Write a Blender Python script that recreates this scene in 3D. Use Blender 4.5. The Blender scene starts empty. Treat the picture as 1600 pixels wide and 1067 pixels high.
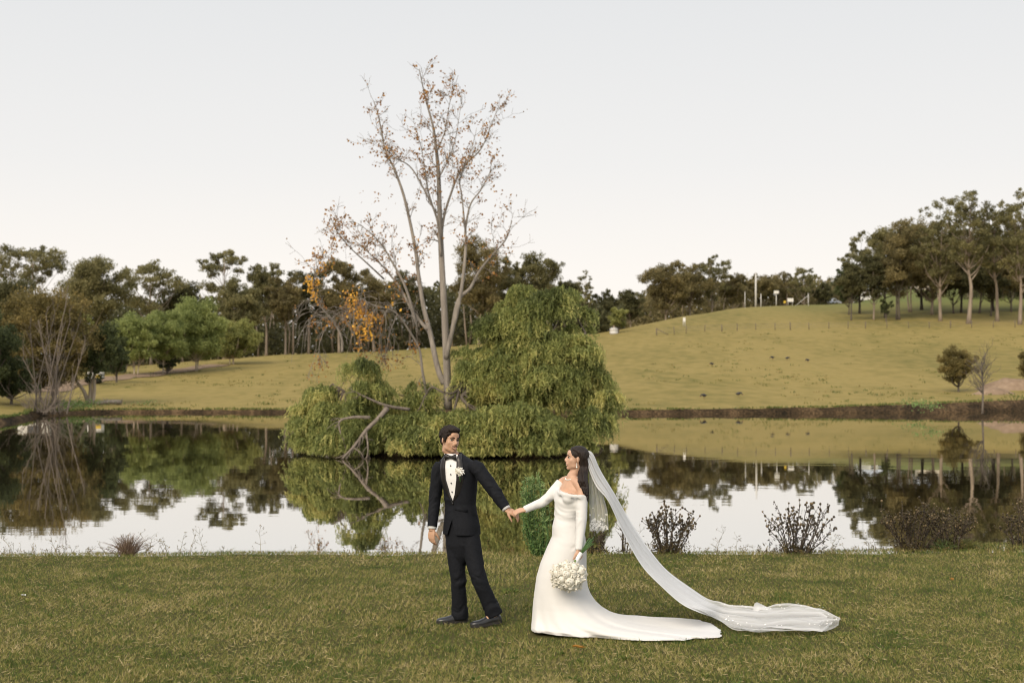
import bpy, bmesh, math, random
import numpy as np
from mathutils import Vector, Matrix

random.seed(7)
RNG = np.random.default_rng(7)
SC = bpy.context.scene
COL = SC.collection

# ------------------------------------------------------------------ camera
F = 2222.0                      # focal length in pixels of the 1600 px wide photograph
CAMZ = 2.35
PITCH = math.atan(41.5 / F)
cam_d = bpy.data.cameras.new("camera")
cam = bpy.data.objects.new("camera", cam_d)
COL.objects.link(cam)
cam_d.sensor_width = 36.0
cam_d.lens = 50.0
cam_d.clip_start = 0.1
cam_d.clip_end = 6000.0
cam.location = (0, 0, CAMZ)
cam.rotation_euler = (math.radians(90) + PITCH, 0, 0)
cam_d.dof.use_dof = True
cam_d.dof.focus_distance = 13.0
cam_d.dof.aperture_fstop = 2.8
SC.camera = cam

# ------------------------------------------------------------------ sky, sun, exposure
SUN_EL, SUN_AZ = math.radians(38), math.radians(-150)     # behind the camera, over its left shoulder
W = bpy.data.worlds.new("World")
SC.world = W
W.use_nodes = True
nt = W.node_tree
nt.nodes.clear()
wo = nt.nodes.new("ShaderNodeOutputWorld")
bg = nt.nodes.new("ShaderNodeBackground")
sky = nt.nodes.new("ShaderNodeTexSky")
sky.sky_type = 'NISHITA'
sky.sun_disc = False
sky.sun_elevation = SUN_EL
sky.sun_rotation = SUN_AZ
sky.dust_density = 4.0
tc = nt.nodes.new("ShaderNodeTexCoord")
sx = nt.nodes.new("ShaderNodeSeparateXYZ")
rp = nt.nodes.new("ShaderNodeValToRGB")
e = rp.color_ramp.elements
e[0].position = 0.0
e[0].color = (0.930, 0.865, 0.795, 1)
e[1].position = 1.0
e[1].color = (0.66, 0.70, 0.76, 1)
for p, c in ((0.06, (0.915, 0.868, 0.815, 1)), (0.14, (0.805, 0.793, 0.778, 1)), (0.26, (0.715, 0.722, 0.728, 1))):
    k = e.new(p)
    k.color = c
sc8 = nt.nodes.new("ShaderNodeVectorMath")
sc8.operation = 'SCALE'
sc8.inputs['Scale'].default_value = 10.0
mx = nt.nodes.new("ShaderNodeMix")
mx.data_type = 'RGBA'
mx.inputs[0].default_value = 0.96
nt.links.new(tc.outputs['Generated'], sx.inputs[0])
nt.links.new(sx.outputs['Z'], rp.inputs[0])
nt.links.new(rp.outputs['Color'], sc8.inputs[0])
nt.links.new(sky.outputs['Color'], mx.inputs[6])
nt.links.new(sc8.outputs['Vector'], mx.inputs[7])
nt.links.new(mx.outputs[2], bg.inputs['Color'])
bg.inputs['Strength'].default_value = 0.1
nt.links.new(bg.outputs[0], wo.inputs[0])

sun_d = bpy.data.lights.new("sun", 'SUN')
sun_d.energy = 3.2
sun_d.angle = math.radians(40)
sun_d.color = (1.0, 0.86, 0.68)
sun = bpy.data.objects.new("sun", sun_d)
COL.objects.link(sun)
sdir = Vector((math.sin(SUN_AZ) * math.cos(SUN_EL), math.cos(SUN_AZ) * math.cos(SUN_EL), math.sin(SUN_EL)))
sun.rotation_euler = sdir.to_track_quat('Z', 'Y').to_euler()
SC.view_settings.view_transform = 'Standard'
SC.view_settings.look = 'None'
SC.view_settings.gamma = 1.0
SC.view_settings.exposure = 0.18
SC.view_settings.use_curve_mapping = False
SC.cycles.max_bounces = 8
SC.cycles.transparent_max_bounces = 24
SC.cycles.use_denoising = True
SC.cycles.denoising_prefilter = 'ACCURATE'
SC.cycles.pixel_filter_type = 'BLACKMAN_HARRIS'
SC.cycles.filter_width = 1.05

# ------------------------------------------------------------------ helpers
def pt(px, py, Y):
    """world point seen at photograph pixel (px, py) at distance Y in front of the camera"""
    u, v = (px - 800.0) / F, (533.5 - py) / F
    s = Y / (math.cos(PITCH) - v * math.sin(PITCH))
    return np.array((u * s, Y, CAMZ + s * (math.sin(PITCH) + v * math.cos(PITCH))))

def on_level(px, py, z=0.0):
    u, v = (px - 800.0) / F, (533.5 - py) / F
    s = (z - CAMZ) / (math.sin(PITCH) + v * math.cos(PITCH))
    return np.array((u * s, s * (math.cos(PITCH) - v * math.sin(PITCH)), z))

WLOC = {}

def link(o, parent=None):
    COL.objects.link(o)
    if parent is not None:
        o.parent = parent
    return o

def tag(o, label=None, cat=None, group=None, kind=None):
    if label: o['label'] = label
    if cat: o['category'] = cat
    if group: o['group'] = group
    if kind: o['kind'] = kind
    return o

def thing(name, label, cat, loc, group=None):
    o = bpy.data.objects.new(name, None)
    o.empty_display_size = 0.1
    o.location = tuple(float(c) for c in loc)
    COL.objects.link(o)
    WLOC[o.name] = np.array(loc, float)
    return tag(o, label, cat, group)

def mesh_data(name, V, Fs, smooth=True, attrs=None):
    """V (N,3); Fs list of index arrays each (M,k)"""
    me = bpy.data.meshes.new(name)
    V = np.asarray(V, np.float32)
    if not isinstance(Fs, (list, tuple)):
        Fs = [Fs]
    Fs = [np.asarray(f, np.int32) for f in Fs if len(f)]
    nl = sum(f.size for f in Fs)
    nf = sum(len(f) for f in Fs)
    me.vertices.add(len(V))
    me.vertices.foreach_set('co', V.ravel())
    me.loops.add(nl)
    me.polygons.add(nf)
    me.loops.foreach_set('vertex_index', np.concatenate([f.ravel() for f in Fs]))
    tot = np.concatenate([np.full(len(f), f.shape[1], np.int32) for f in Fs])
    st = np.zeros(nf, np.int32)
    st[1:] = np.cumsum(tot)[:-1]
    me.polygons.foreach_set('loop_start', st)
    me.polygons.foreach_set('loop_total', tot)
    me.polygons.foreach_set('use_smooth', np.full(nf, bool(smooth)))
    for k, a in (attrs or {}).items():
        at = me.attributes.new(k, 'FLOAT', 'POINT')
        at.data.foreach_set('value', np.asarray(a, np.float32))
    me.update(calc_edges=True)
    return me

def obj(name, V, Fs, mat, parent=None, smooth=True, attrs=None):
    V = np.asarray(V, float)
    if parent is not None:
        p = parent
        while p.parent is not None:
            p = p.parent
        V = V - WLOC.get(p.name, np.zeros(3))
    me = mesh_data(name, V, Fs, smooth, attrs)
    o = bpy.data.objects.new(name, me)
    if mat: me.materials.append(mat)
    return link(o, parent)

class MB:
    def __init__(self):
        self.V, self.Q, self.T, self.n, self.A = [], [], [], 0, []
    def add(self, V, F, a=0.5):
        V = np.asarray(V, float); F = np.asarray(F, np.int64)
        self.V.append(V)
        (self.Q if F.shape[1] == 4 else self.T).append(F + self.n)
        self.A.append(np.full(len(V), a) if np.isscalar(a) else np.asarray(a, float))
        self.n += len(V)
        return self
    def tube(self, P, R, n=6, cap=True, flat=None, up=None, a=0.5):
        """P (k,3) path, R (k,) radii or (k,2) elliptic radii; up = reference for the second radius"""
        P = np.asarray(P, float); k = len(P)
        R = np.asarray(R, float)
        if R.ndim == 0: R = np.full(k, float(R))
        if R.ndim == 1: R = np.stack([R, R], 1)
        T = np.gradient(P, axis=0)
        T /= np.linalg.norm(T, axis=1)[:, None] + 1e-12
        ref = np.array(up if up is not None else (0.13, 0.21, 0.97), float)
        if abs(np.dot(ref / np.linalg.norm(ref), T[0])) > 0.95: ref = np.array((1.0, 0.1, 0.0))
        ang = np.arange(n) * 2 * math.pi / n
        rings = []
        u = None
        for i in range(k):
            if u is None or up is not None:
                u = ref - T[i] * np.dot(ref, T[i])
            else:
                u = u - T[i] * np.dot(u, T[i])
            u = u / (np.linalg.norm(u) + 1e-12)
            w = np.cross(T[i], u)
            rings.append(P[i] + np.outer(np.cos(ang) * R[i, 0], w) + np.outer(np.sin(ang) * R[i, 1], u))
        return self.loft(rings, cap, a)
    def loft(self, rings, cap=True, a=0.5, closed=True):
        rings = np.asarray(rings, float); k, n = rings.shape[:2]
        V = rings.reshape(-1, 3)
        j = np.arange(n if closed else n - 1)
        q = []
        for i in range(k - 1):
            A0 = i * n + j; B0 = i * n + (j + 1) % n
            q.append(np.stack([A0, B0, B0 + n, A0 + n], 1))
        Q = np.concatenate(q)
        base = self.n
        self.add(V, Q, a)
        if cap:
            c0, c1 = rings[0].mean(0), rings[-1].mean(0)
            self.V.append(np.array([c0, c1])); self.A.append(np.full(2, a if np.isscalar(a) else 0.5))
            i0, i1 = self.n, self.n + 1
            self.n += 2
            jn = (j + 1) % n
            self.T.append(np.stack([base + jn, base + j, np.full(n, i0)], 1))
            self.T.append(np.stack([base + (k - 1) * n + j, base + (k - 1) * n + jn, np.full(n, i1)], 1))
        return self
    def ell(self, c, r, nu=16, nv=10, M=None, a=0.5):
        th = np.linspace(0, math.pi, nv + 1)[1:-1]
        ph = np.arange(nu) * 2 * math.pi / nu
        rings = []
        for t in th:
            rings.append(np.stack([np.sin(t) * np.cos(ph), np.sin(t) * np.sin(ph), np.full(nu, math.cos(t))], 1))
        rings = np.array(rings) * np.asarray(r, float)
        top = np.array([[0, 0, 1.0]]) * r; bot = np.array([[0, 0, -1.0]]) * r
        V = np.concatenate([rings.reshape(-1, 3), top, bot])
        if M is not None: V = V @ np.asarray(M, float).T
        V = V + np.asarray(c, float)
        k = len(th); j = np.arange(nu); jn = (j + 1) % nu
        Q = np.concatenate([np.stack([i * nu + j, i * nu + nu + j, i * nu + nu + jn, i * nu + jn], 1) for i in range(k - 1)])
        it, ib = k * nu, k * nu + 1
        b = self.n
        self.add(V, Q, a)
        self.T.append(np.stack([j, jn, np.full(nu, it)], 1) + b)
        self.T.append(np.stack([(k - 1) * nu + jn, (k - 1) * nu + j, np.full(nu, ib)], 1) + b)
        return self
    def box(self, c, s, M=None, a=0.5):
        V = np.array([(x, y, z) for x in (-1, 1) for y in (-1, 1) for z in (-1, 1)], float) * (np.asarray(s, float) / 2)
        if M is not None: V = V @ np.asarray(M, float).T
        Q = [(0, 1, 3, 2), (4, 6, 7, 5), (0, 4, 5, 1), (2, 3, 7, 6), (0, 2, 6, 4), (1, 5, 7, 3)]
        return self.add(V + np.asarray(c, float), Q, a)
    def arrays(self):
        Fs = []
        if self.Q: Fs.append(np.concatenate(self.Q))
        if self.T: Fs.append(np.concatenate(self.T))
        return np.concatenate(self.V), Fs, np.concatenate(self.A)
    def obj(self, name, mat, parent=None, smooth=True):
        V, Fs, A = self.arrays()
        return obj(name, V, Fs, mat, parent, smooth, {'rnd': A})

def remesh(mb, voxel, smooth_it=3, factor=0.5):
    """fuse the builder's overlapping closed shapes into one continuous skin -> V, quads"""
    V, Fs, A = mb.arrays()
    me = mesh_data("tmp", V, Fs)
    o = bpy.data.objects.new("tmp", me)
    COL.objects.link(o)
    m = o.modifiers.new("r", 'REMESH'); m.mode = 'VOXEL'; m.voxel_size = voxel
    if smooth_it:
        s = o.modifiers.new("s", 'SMOOTH'); s.iterations = smooth_it; s.factor = factor
    dg = bpy.context.evaluated_depsgraph_get()
    ev = o.evaluated_get(dg)
    m2 = ev.to_mesh()
    n = len(m2.vertices)
    co = np.zeros(n * 3, np.float32); m2.vertices.foreach_get('co', co)
    no = np.zeros(n * 3, np.float32); m2.vertices.foreach_get('normal', no)
    lt = np.zeros(len(m2.polygons), np.int32); m2.polygons.foreach_get('loop_total', lt)
    vi = np.zeros(len(m2.loops), np.int32); m2.loops.foreach_get('vertex_index', vi)
    st = np.zeros(len(m2.polygons), np.int32); m2.polygons.foreach_get('loop_start', st)
    quads = vi[st[lt == 4][:, None] + np.arange(4)]
    tris = vi[st[lt == 3][:, None] + np.arange(3)] if (lt == 3).any() else np.zeros((0, 3), int)
    ev.to_mesh_clear()
    bpy.data.objects.remove(o)
    bpy.data.meshes.remove(me)
    return co.reshape(-1, 3).astype(float), no.reshape(-1, 3).astype(float), [quads, tris]

def drop_faces(V, Fs, kill):
    """remove faces whose vertices are all in kill, and compact"""
    out = [f[~kill[f].all(1)] for f in Fs if len(f)]
    used = np.zeros(len(V), bool)
    for f in out: used[f.ravel()] = True
    idx = np.cumsum(used) - 1
    return V[used], [idx[f] for f in out]

def unit(v):
    v = np.asarray(v, float)
    return v / (np.linalg.norm(v) + 1e-12)

def spline(P, n):
    """Catmull-Rom through the rows of P, n samples"""
    P = np.asarray(P, float)
    if P.ndim == 1: P = P[:, None]
    k = len(P)
    E = np.vstack([2 * P[0] - P[1], P, 2 * P[-1] - P[-2]])
    t = np.linspace(0, k - 1 - 1e-9, n)
    i = t.astype(int); f = (t - i)[:, None]
    a, b, c, d = E[i], E[i + 1], E[i + 2], E[i + 3]
    r = 0.5 * (2 * b + (c - a) * f + (2 * a - 5 * b + 4 * c - d) * f ** 2 + (3 * b - a - 3 * c + d) * f ** 3)
    return r if r.shape[1] > 1 else r[:, 0]

def smoothstep(a, b, x):
    t = np.clip((x - a) / (b - a), 0, 1)
    return t * t * (3 - 2 * t)

# value noise on numpy arrays (terrain, patches)
_perm = RNG.random((64, 64))
def vnoise(x, y):
    xi = np.floor(x).astype(int); yi = np.floor(y).astype(int)
    fx = x - xi; fy = y - yi
    fx = fx * fx * (3 - 2 * fx); fy = fy * fy * (3 - 2 * fy)
    g = lambda a, b: _perm[a % 64, b % 64]
    return (g(xi, yi) * (1 - fx) + g(xi + 1, yi) * fx) * (1 - fy) + (g(xi, yi + 1) * (1 - fx) + g(xi + 1, yi + 1) * fx) * fy
def fnoise(x, y, o=4):
    s = 0; a = 0.5
    for k in range(o):
        s = s + a * vnoise(x * 2 ** k + 17.3 * k, y * 2 ** k + 9.1 * k); a *= 0.5
    return s / (1 - 0.5 ** o)

# ------------------------------------------------------------------ materials
def new_mat(name):
    m = bpy.data.materials.new(name)
    m.use_nodes = True
    m.node_tree.nodes.clear()
    return m, m.node_tree, m.node_tree.nodes, m.node_tree.links

def ramp(N, stops):
    r = N.new("ShaderNodeValToRGB")
    el = r.color_ramp.elements
    el[0].position, el[0].color = stops[0][0], (*stops[0][1], 1)
    el[1].position, el[1].color = stops[-1][0], (*stops[-1][1], 1)
    for p, c in stops[1:-1]:
        k = el.new(p); k.color = (*c, 1)
    return r

def noise_node(N, L, scale, detail=4, coord='Object', stretch=None):
    t = N.new("ShaderNodeTexCoord")
    n = N.new("ShaderNodeTexNoise")
    n.inputs['Scale'].default_value = scale
    n.inputs['Detail'].default_value = detail
    if stretch:
        m = N.new("ShaderNodeMapping"); m.inputs['Scale'].default_value = stretch
        L.new(t.outputs[coord], m.inputs[0]); L.new(m.outputs[0], n.inputs['Vector'])
    else:
        L.new(t.outputs[coord], n.inputs['Vector'])
    return n

def plain(name, col, rough=0.6, var=0.12, scale=12.0, bump=0.0, spec=0.5, sheen=0.0, stretch=None, coat=0.0, sss=0.0, bscale=None):
    m, t, N, L = new_mat(name)
    o = N.new("ShaderNodeOutputMaterial"); b = N.new("ShaderNodeBsdfPrincipled")
    L.new(b.outputs[0], o.inputs[0])
    n = noise_node(N, L, scale, 4, stretch=stretch)
    c = np.array(col)
    r = ramp(N, [(0.3, tuple(c * (1 - var))), (0.7, tuple(np.minimum(c * (1 + var), 1)))])
    L.new(n.outputs['Fac'], r.inputs[0]); L.new(r.outputs[0], b.inputs['Base Color'])
    b.inputs['Roughness'].default_value = rough
    b.inputs['Specular IOR Level'].default_value = spec
    b.inputs['Sheen Weight'].default_value = sheen
    b.inputs['Coat Weight'].default_value = coat
    if sss:
        b.inputs['Subsurface Weight'].default_value = sss
        b.inputs['Subsurface Radius'].default_value = (0.01, 0.004, 0.002)
    if bump:
        n2 = noise_node(N, L, bscale or scale * 3, 5, stretch=stretch)
        bp = N.new("ShaderNodeBump"); bp.inputs['Strength'].default_value = bump; bp.inputs['Distance'].default_value = 0.02
        L.new(n2.outputs['Fac'], bp.inputs['Height']); L.new(bp.outputs[0], b.inputs['Normal'])
    return m

def leafy(name, stops, trans=0.35, rough=0.55):
    """foliage: colour by the per-leaf attribute, partly translucent"""
    m, t, N, L = new_mat(name)
    o = N.new("ShaderNodeOutputMaterial")
    at = N.new("ShaderNodeAttribute"); at.attribute_name = 'rnd'
    r = ramp(N, stops)
    L.new(at.outputs['Fac'], r.inputs[0])
    d = N.new("ShaderNodeBsdfPrincipled"); d.inputs['Roughness'].default_value = rough
    d.inputs['Specular IOR Level'].default_value = 0.25
    tr = N.new("ShaderNodeBsdfTranslucent")
    mxs = N.new("ShaderNodeMixShader"); mxs.inputs[0].default_value = trans
    L.new(r.outputs[0], d.inputs['Base Color']); L.new(r.outputs[0], tr.inputs['Color'])
    L.new(d.outputs[0], mxs.inputs[1]); L.new(tr.outputs[0], mxs.inputs[2]); L.new(mxs.outputs[0], o.inputs[0])
    return m

BARK = {
    'gum': plain('pale_bark', (0.25, 0.20, 0.155), 0.9, 0.35, 1.2, 0.5, stretch=(2, 2, .3)),
    'dark': plain('dark_bark', (0.10, 0.082, 0.065), 0.9, 0.35, 1.5, 0.5, stretch=(2, 2, .3)),
    'grey': plain('grey_bark', (0.205, 0.180, 0.152), 0.9, 0.35, 2.5, 0.9, stretch=(3, 3, .35)),
    'paper': plain('paper_bark', (0.40, 0.33, 0.25), 0.9, 0.25, 2.0, 0.5, stretch=(2, 2, .4)),
    'dead': plain('dead_wood', (0.165, 0.135, 0.11), 0.9, 0.35, 4.0, 0.7, stretch=(2, 2, 2)),
}
LEAF = {
    'gum': leafy('gum_leaves', [(0, (0.100, 0.098, 0.046)), (0.55, (0.225, 0.210, 0.095)), (1, (0.39, 0.345, 0.16))], 0.5),
    'gumb': leafy('brown_gum_leaves', [(0, (0.110, 0.096, 0.046)), (0.6, (0.245, 0.208, 0.095)), (1, (0.41, 0.33, 0.15))], 0.5),
    'gumd': leafy('dark_gum_leaves', [(0, (0.058, 0.060, 0.028)), (0.6, (0.130, 0.126, 0.056)), (1, (0.23, 0.21, 0.095))], 0.45),
    'green': leafy('fresh_leaves', [(0, (0.140, 0.175, 0.060)), (0.6, (0.33, 0.375, 0.130)), (1, (0.48, 0.51, 0.20))], 0.5),
    'lime': leafy('yellow_green_leaves', [(0, (0.14, 0.155, 0.05)), (0.6, (0.31, 0.32, 0.11)), (1, (0.46, 0.45, 0.16))], 0.5),
    'deep': leafy('deep_green_leaves', [(0, (0.034, 0.046, 0.018)), (0.6, (0.080, 0.098, 0.038)), (1, (0.15, 0.165, 0.065))]),
    'ochre': leafy('ochre_leaves', [(0, (0.085, 0.072, 0.025)), (0.6, (0.19, 0.155, 0.055)), (1, (0.31, 0.23, 0.08))]),
    'pepper': leafy('pepper_leaves', [(0, (0.085, 0.105, 0.034)), (0.4, (0.215, 0.245, 0.078)), (0.75, (0.385, 0.395, 0.130)), (1, (0.54, 0.49, 0.18))], 0.5),
    'orange': leafy('autumn_leaves', [(0, (0.26, 0.13, 0.05)), (0.5, (0.50, 0.25, 0.045)), (1, (0.85, 0.48, 0.07))], 0.4),
    'weed': leafy('weed_leaves', [(0, (0.07, 0.125, 0.04)), (0.6, (0.18, 0.275, 0.085)), (1, (0.36, 0.44, 0.19))], 0.35),
    'dry': leafy('dry_weed', [(0, (0.030, 0.024, 0.012)), (0.6, (0.080, 0.062, 0.032)), (1, (0.22, 0.16, 0.085))], 0.1),
}
# ================================================================== SETTING
WATER = -0.8
_out = np.array([(-60, 19), (-30, 18.6), (-14, 18.4), (-6.3, 18.95), (-2, 19.35), (2, 19.25), (6, 19.4), (9, 20.3), (14, 23), (25, 28), (45, 36),
                 (66, 52), (76, 72), (66, 92), (50, 102.5), (37.6, 104.5), (30, 101), (22.5, 99.5), (14, 98), (7, 97), (-3, 98.5), (-13.5, 100),
                 (-24.7, 100.5), (-30.2, 99), (-31.2, 93), (-29.6, 87), (-28.6, 79.5), (-32, 66), (-44, 48), (-62, 34), (-68, 25)], float)
_n = 640
_seg = np.vstack([_out, _out[:1]])
_t = np.concatenate([[0], np.cumsum(np.linalg.norm(np.diff(_seg, axis=0), axis=1))])
# resample along the outline, denser where the photograph looks closely (near shore and far shore)
SHORE = np.stack([np.interp(np.linspace(0, _t[-1], _n, endpoint=False), _t, _seg[:, i]) for i in (0, 1)], 1)
for _ in range(6):
    SHORE = 0.5 * SHORE + 0.25 * (np.roll(SHORE, 1, 0) + np.roll(SHORE, -1, 0))
SHORE += np.stack([np.zeros(_n), (fnoise(SHORE[:, 0] * 0.9, SHORE[:, 1] * 0.9) - 0.5) * np.where(SHORE[:, 1] > 60, 1.2, 0.30)], 1)
PC = np.array((6.0, 58.0))

_cx = np.array([-1500, 0, 130, 200, 300, 430, 600, 720, 900, 1000, 1060, 1150, 1240, 1350, 1600, 3000], float)
_cy = np.array([592, 592, 592, 585, 570, 556, 549, 541, 527, 508, 495, 482, 477, 473, 468, 460], float)
_cd = np.array([140, 140, 140, 150, 170, 189, 200, 205, 215, 230, 245, 265, 280, 290, 295, 300], float)
_bx = np.array([-1500, 0, 60, 110, 250, 500, 1000, 1300, 1600, 3000], float)
_bd = np.array([70, 80, 88, 98, 100.5, 100.5, 98, 101, 105, 108], float)
_bh = np.array([0.28, 0.28, 0.20, 0.17, 0.20, 0.22, 0.28, 0.40, 0.80, 0.9], float)

def z_far(x, y):
    x = np.asarray(x, float); y = np.maximum(np.asarray(y, float), 40)
    px = 800 + F * x / y
    D = np.interp(px, _cx, _cd); cy = np.interp(px, _cx, _cy)
    zc = CAMZ + (575 - cy) / F * D
    db = np.interp(px, _bx, _bd); z0 = WATER + np.interp(px, _bx, _bh)
    t = np.clip((y - db) / (D - db), 0, 1)
    z = z0 + (zc - z0) * t ** 1.3
    over = np.clip(y - D, 0, 130)
    g = np.interp(px, [800, 1000, 1300, 1400], [0.012, 0.02, 0.02, 0.080])
    z = z + over * g
    z = z + (fnoise(x * 0.04, y * 0.04, 3) - 0.5) * 0.5 * np.clip(t * 3, 0, 1)
    return z

def z_land(x, y):
    x = np.asarray(x, float); y = np.asarray(y, float)
    w = smoothstep(34, 72, y)
    near = (fnoise(x * 0.5, y * 0.5, 3) - 0.5) * 0.05
    return near * (1 - w) + z_far(x, y) * w

def place(px, py):
    """where the sight line through a pixel meets the far hillside"""
    for Y in np.arange(78, 520, 0.5):
        p = pt(px, py, Y)
        if p[2] <= z_far(p[0], p[1]):
            p[2] = z_far(p[0], p[1]); return p
    return p

def at_dist(px, Y):
    x = (px - 800) / F * Y
    return np.array((x, Y, float(z_far(x, Y))))

_tb = np.interp(800 + F * SHORE[:, 0] / SHORE[:, 1], [0, 1250, 1420, 1600, 1800], [0.55, 0.6, 1.6, 2.4, 2.4])
_dir = SHORE - PC
_dir /= np.linalg.norm(_dir, axis=1)[:, None]

def land_ring(tt, bank):
    P = SHORE + _dir * tt[:, None]
    zt = z_land(P[:, 0], P[:, 1])
    return P, zt

def ring_z(tt):
    P, zt = land_ring(tt, None)
    far = SHORE[:, 1] > 60
    bw = np.where(far, _tb, 1.35)
    s = np.where(far, np.clip(tt / bw, -3, 1) ** 1.0, 0)
    f_far = np.where(tt < 0, tt * 0.35, np.clip(tt / bw, 0, 1) ** 0.75)
    f_near = np.where(tt < 0, tt * 0.5, smoothstep(0, 1.35, tt))
    f = np.where(far, f_far, f_near)
    z = np.where(f < 0, WATER + f, WATER + (zt - WATER) * f)
    wob = (fnoise(P[:, 0] * 1.3 + 3, P[:, 1] * 1.3 + tt * 2, 4) - 0.5) * np.where(far, 0.20, 0.05) * smoothstep(0, 0.2, tt) * (1 - smoothstep(0.9, 1.3, tt / bw))
    return np.column_stack([P, z + wob])

def strip(name, cols, rings, mat, **kw):
    G = np.array([r[cols] for r in rings])
    k, n = G.shape[:2]
    j = np.arange(n - 1)
    Q = np.concatenate([np.stack([i * n + j, i * n + j + 1, i * n + n + j + 1, i * n + n + j], 1) for i in range(k - 1)])
    return obj(name, G.reshape(-1, 3), [Q[:, ::-1]], mat, **kw)

# ---- materials of the ground
def grass_ground(name, stops, big, fine, bump, streak=None):
    m, t, N, L = new_mat(name)
    o = N.new("ShaderNodeOutputMaterial"); b = N.new("ShaderNodeBsdfPrincipled")
    L.new(b.outputs[0], o.inputs[0])
    b.inputs['Roughness'].default_value = 0.95; b.inputs['Specular IOR Level'].default_value = 0.1
    n1 = noise_node(N, L, big, 5, stretch=streak)
    n2 = noise_node(N, L, fine, 6, stretch=streak)
    mxn = N.new("ShaderNodeMix"); mxn.data_type = 'FLOAT'; mxn.inputs[0].default_value = 0.45
    L.new(n1.outputs['Fac'], mxn.inputs[2]); L.new(n2.outputs['Fac'], mxn.inputs[3])
    r = ramp(N, stops)
    L.new(mxn.outputs[0], r.inputs[0]); L.new(r.outputs[0], b.inputs['Base Color'])
    bp = N.new("ShaderNodeBump"); bp.inputs['Strength'].default_value = 0.8; bp.inputs['Distance'].default_value = bump
    L.new(n2.outputs['Fac'], bp.inputs['Height']); L.new(bp.outputs[0], b.inputs['Normal'])
    return m

M_FIELD = grass_ground('dry_pasture', [(0.30, (0.125, 0.118, 0.034)), (0.46, (0.218, 0.176, 0.058)), (0.58, (0.272, 0.212, 0.075)), (0.72, (0.205, 0.172, 0.052))], 0.05, 0.8, 0.10, (1, 0.45, 1))
def watered(mat):
    """a mown, watered lawn round the houses beyond the fence"""
    N, L = mat.node_tree.nodes, mat.node_tree.links
    b = next(n for n in N if n.type == 'BSDF_PRINCIPLED')
    src = b.inputs['Base Color'].links[0].from_socket
    t = N.new("ShaderNodeTexCoord"); sp = N.new("ShaderNodeSeparateXYZ"); L.new(t.outputs['Object'], sp.inputs[0])
    a = N.new("ShaderNodeMapRange"); a.inputs[1].default_value = 232; a.inputs[2].default_value = 300
    c = N.new("ShaderNodeMapRange"); c.inputs[1].default_value = 25; c.inputs[2].default_value = 70
    L.new(sp.outputs['Y'], a.inputs[0]); L.new(sp.outputs['X'], c.inputs[0])
    m = N.new("ShaderNodeMath"); m.operation = 'MULTIPLY'; L.new(a.outputs[0], m.inputs[0]); L.new(c.outputs[0], m.inputs[1])
    mx_ = N.new("ShaderNodeMix"); mx_.data_type = 'RGBA'; mx_.inputs[7].default_value = (0.125, 0.140, 0.042, 1)
    L.new(m.outputs[0], mx_.inputs[0]); L.new(src, mx_.inputs[6]); L.new(mx_.outputs[2], b.inputs['Base Color'])
watered(M_FIELD)
M_LAWN = grass_ground('lawn_soil', [(0.3, (0.045, 0.045, 0.016)), (0.55, (0.085, 0.078, 0.028)), (0.75, (0.125, 0.105, 0.045))], 1.2, 30, 0.03)
M_BANK = grass_ground('bank_earth', [(0.36, (0.012, 0.010, 0.006)), (0.52, (0.060, 0.040, 0.022)), (0.68, (0.19, 0.125, 0.066))], 0.5, 6.0, 0.3, (1, 1, 0.6))
M_DIRT = grass_ground('bare_dirt', [(0.25, (0.13, 0.092, 0.06)), (0.5, (0.24, 0.172, 0.118)), (0.75, (0.34, 0.255, 0.18))], 0.6, 3, 0.15)

order = np.arange(_n)
far_mask = SHORE[:, 1] > 44
i_first = int(np.argmax(far_mask)); far_idx = np.where(far_mask)[0]
near_idx = np.where(~far_mask)[0]
# the outline starts on the near shore at the west, so the far columns are contiguous
far_cols = np.arange(far_idx[0], far_idx[-1] + 1)
near_cols = np.concatenate([np.arange(far_idx[-1], _n), np.arange(0, far_idx[0] + 1)])

ones = np.ones(_n)
bank_t = [-3, -1, -0.2] + list(np.linspace(0, 1.0, 9))
bank_rings = [ring_z(ones * t if t < 0 else _tb * t) for t in bank_t]
tag(strip('earth_bank', far_cols, bank_rings, M_BANK), kind='structure')
ft = [0, .15, .4, .8, 1.4, 2.2, 3.2] + list(np.arange(4.5, 40, 1.6)) + list(np.arange(40, 240, 5)) + [250, 270, 300, 350, 420, 520, 700, 1100, 1800, 3200]
tag(strip('field', far_cols, [ring_z(_tb + t) for t in ft], M_FIELD), kind='structure')
lt_ = [-3, -1, -0.4] + list(np.linspace(0, 1.5, 9)) + list(np.arange(1.8, 14, .35)) + [15, 18, 23, 30, 45, 80, 160, 400, 1000, 3000]
tag(strip('lawn', near_cols, [ring_z(ones * t) for t in lt_], M_LAWN), kind='structure')

# ---- water: a still dark pond, mirror at grazing angles
m, t, N, L = new_mat('pond_water')
o = N.new("ShaderNodeOutputMaterial")
mix = N.new("ShaderNodeMixShader")
dif = N.new("ShaderNodeBsdfDiffuse"); dif.inputs['Color'].default_value = (0.030, 0.026, 0.015, 1)
gl = N.new("ShaderNodeBsdfGlossy"); gl.inputs['Roughness'].default_value = 0.012; gl.inputs['Color'].default_value = (1.0, 0.985, 0.955, 1)
lwf = N.new("ShaderNodeLayerWeight"); lw = N.new("ShaderNodeMapRange"); L.new(lwf.outputs['Facing'], lw.inputs[0]); lw.inputs[1].default_value = 0.0; lw.inputs[2].default_value = 0.75; lw.inputs[3].default_value = 0.08; lw.inputs[4].default_value = 0.87
n1 = noise_node(N, L, 1.0, 3, stretch=(0.55, 1.6, 1))
n2 = noise_node(N, L, 0.22, 2, stretch=(0.5, 1.2, 1))
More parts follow.
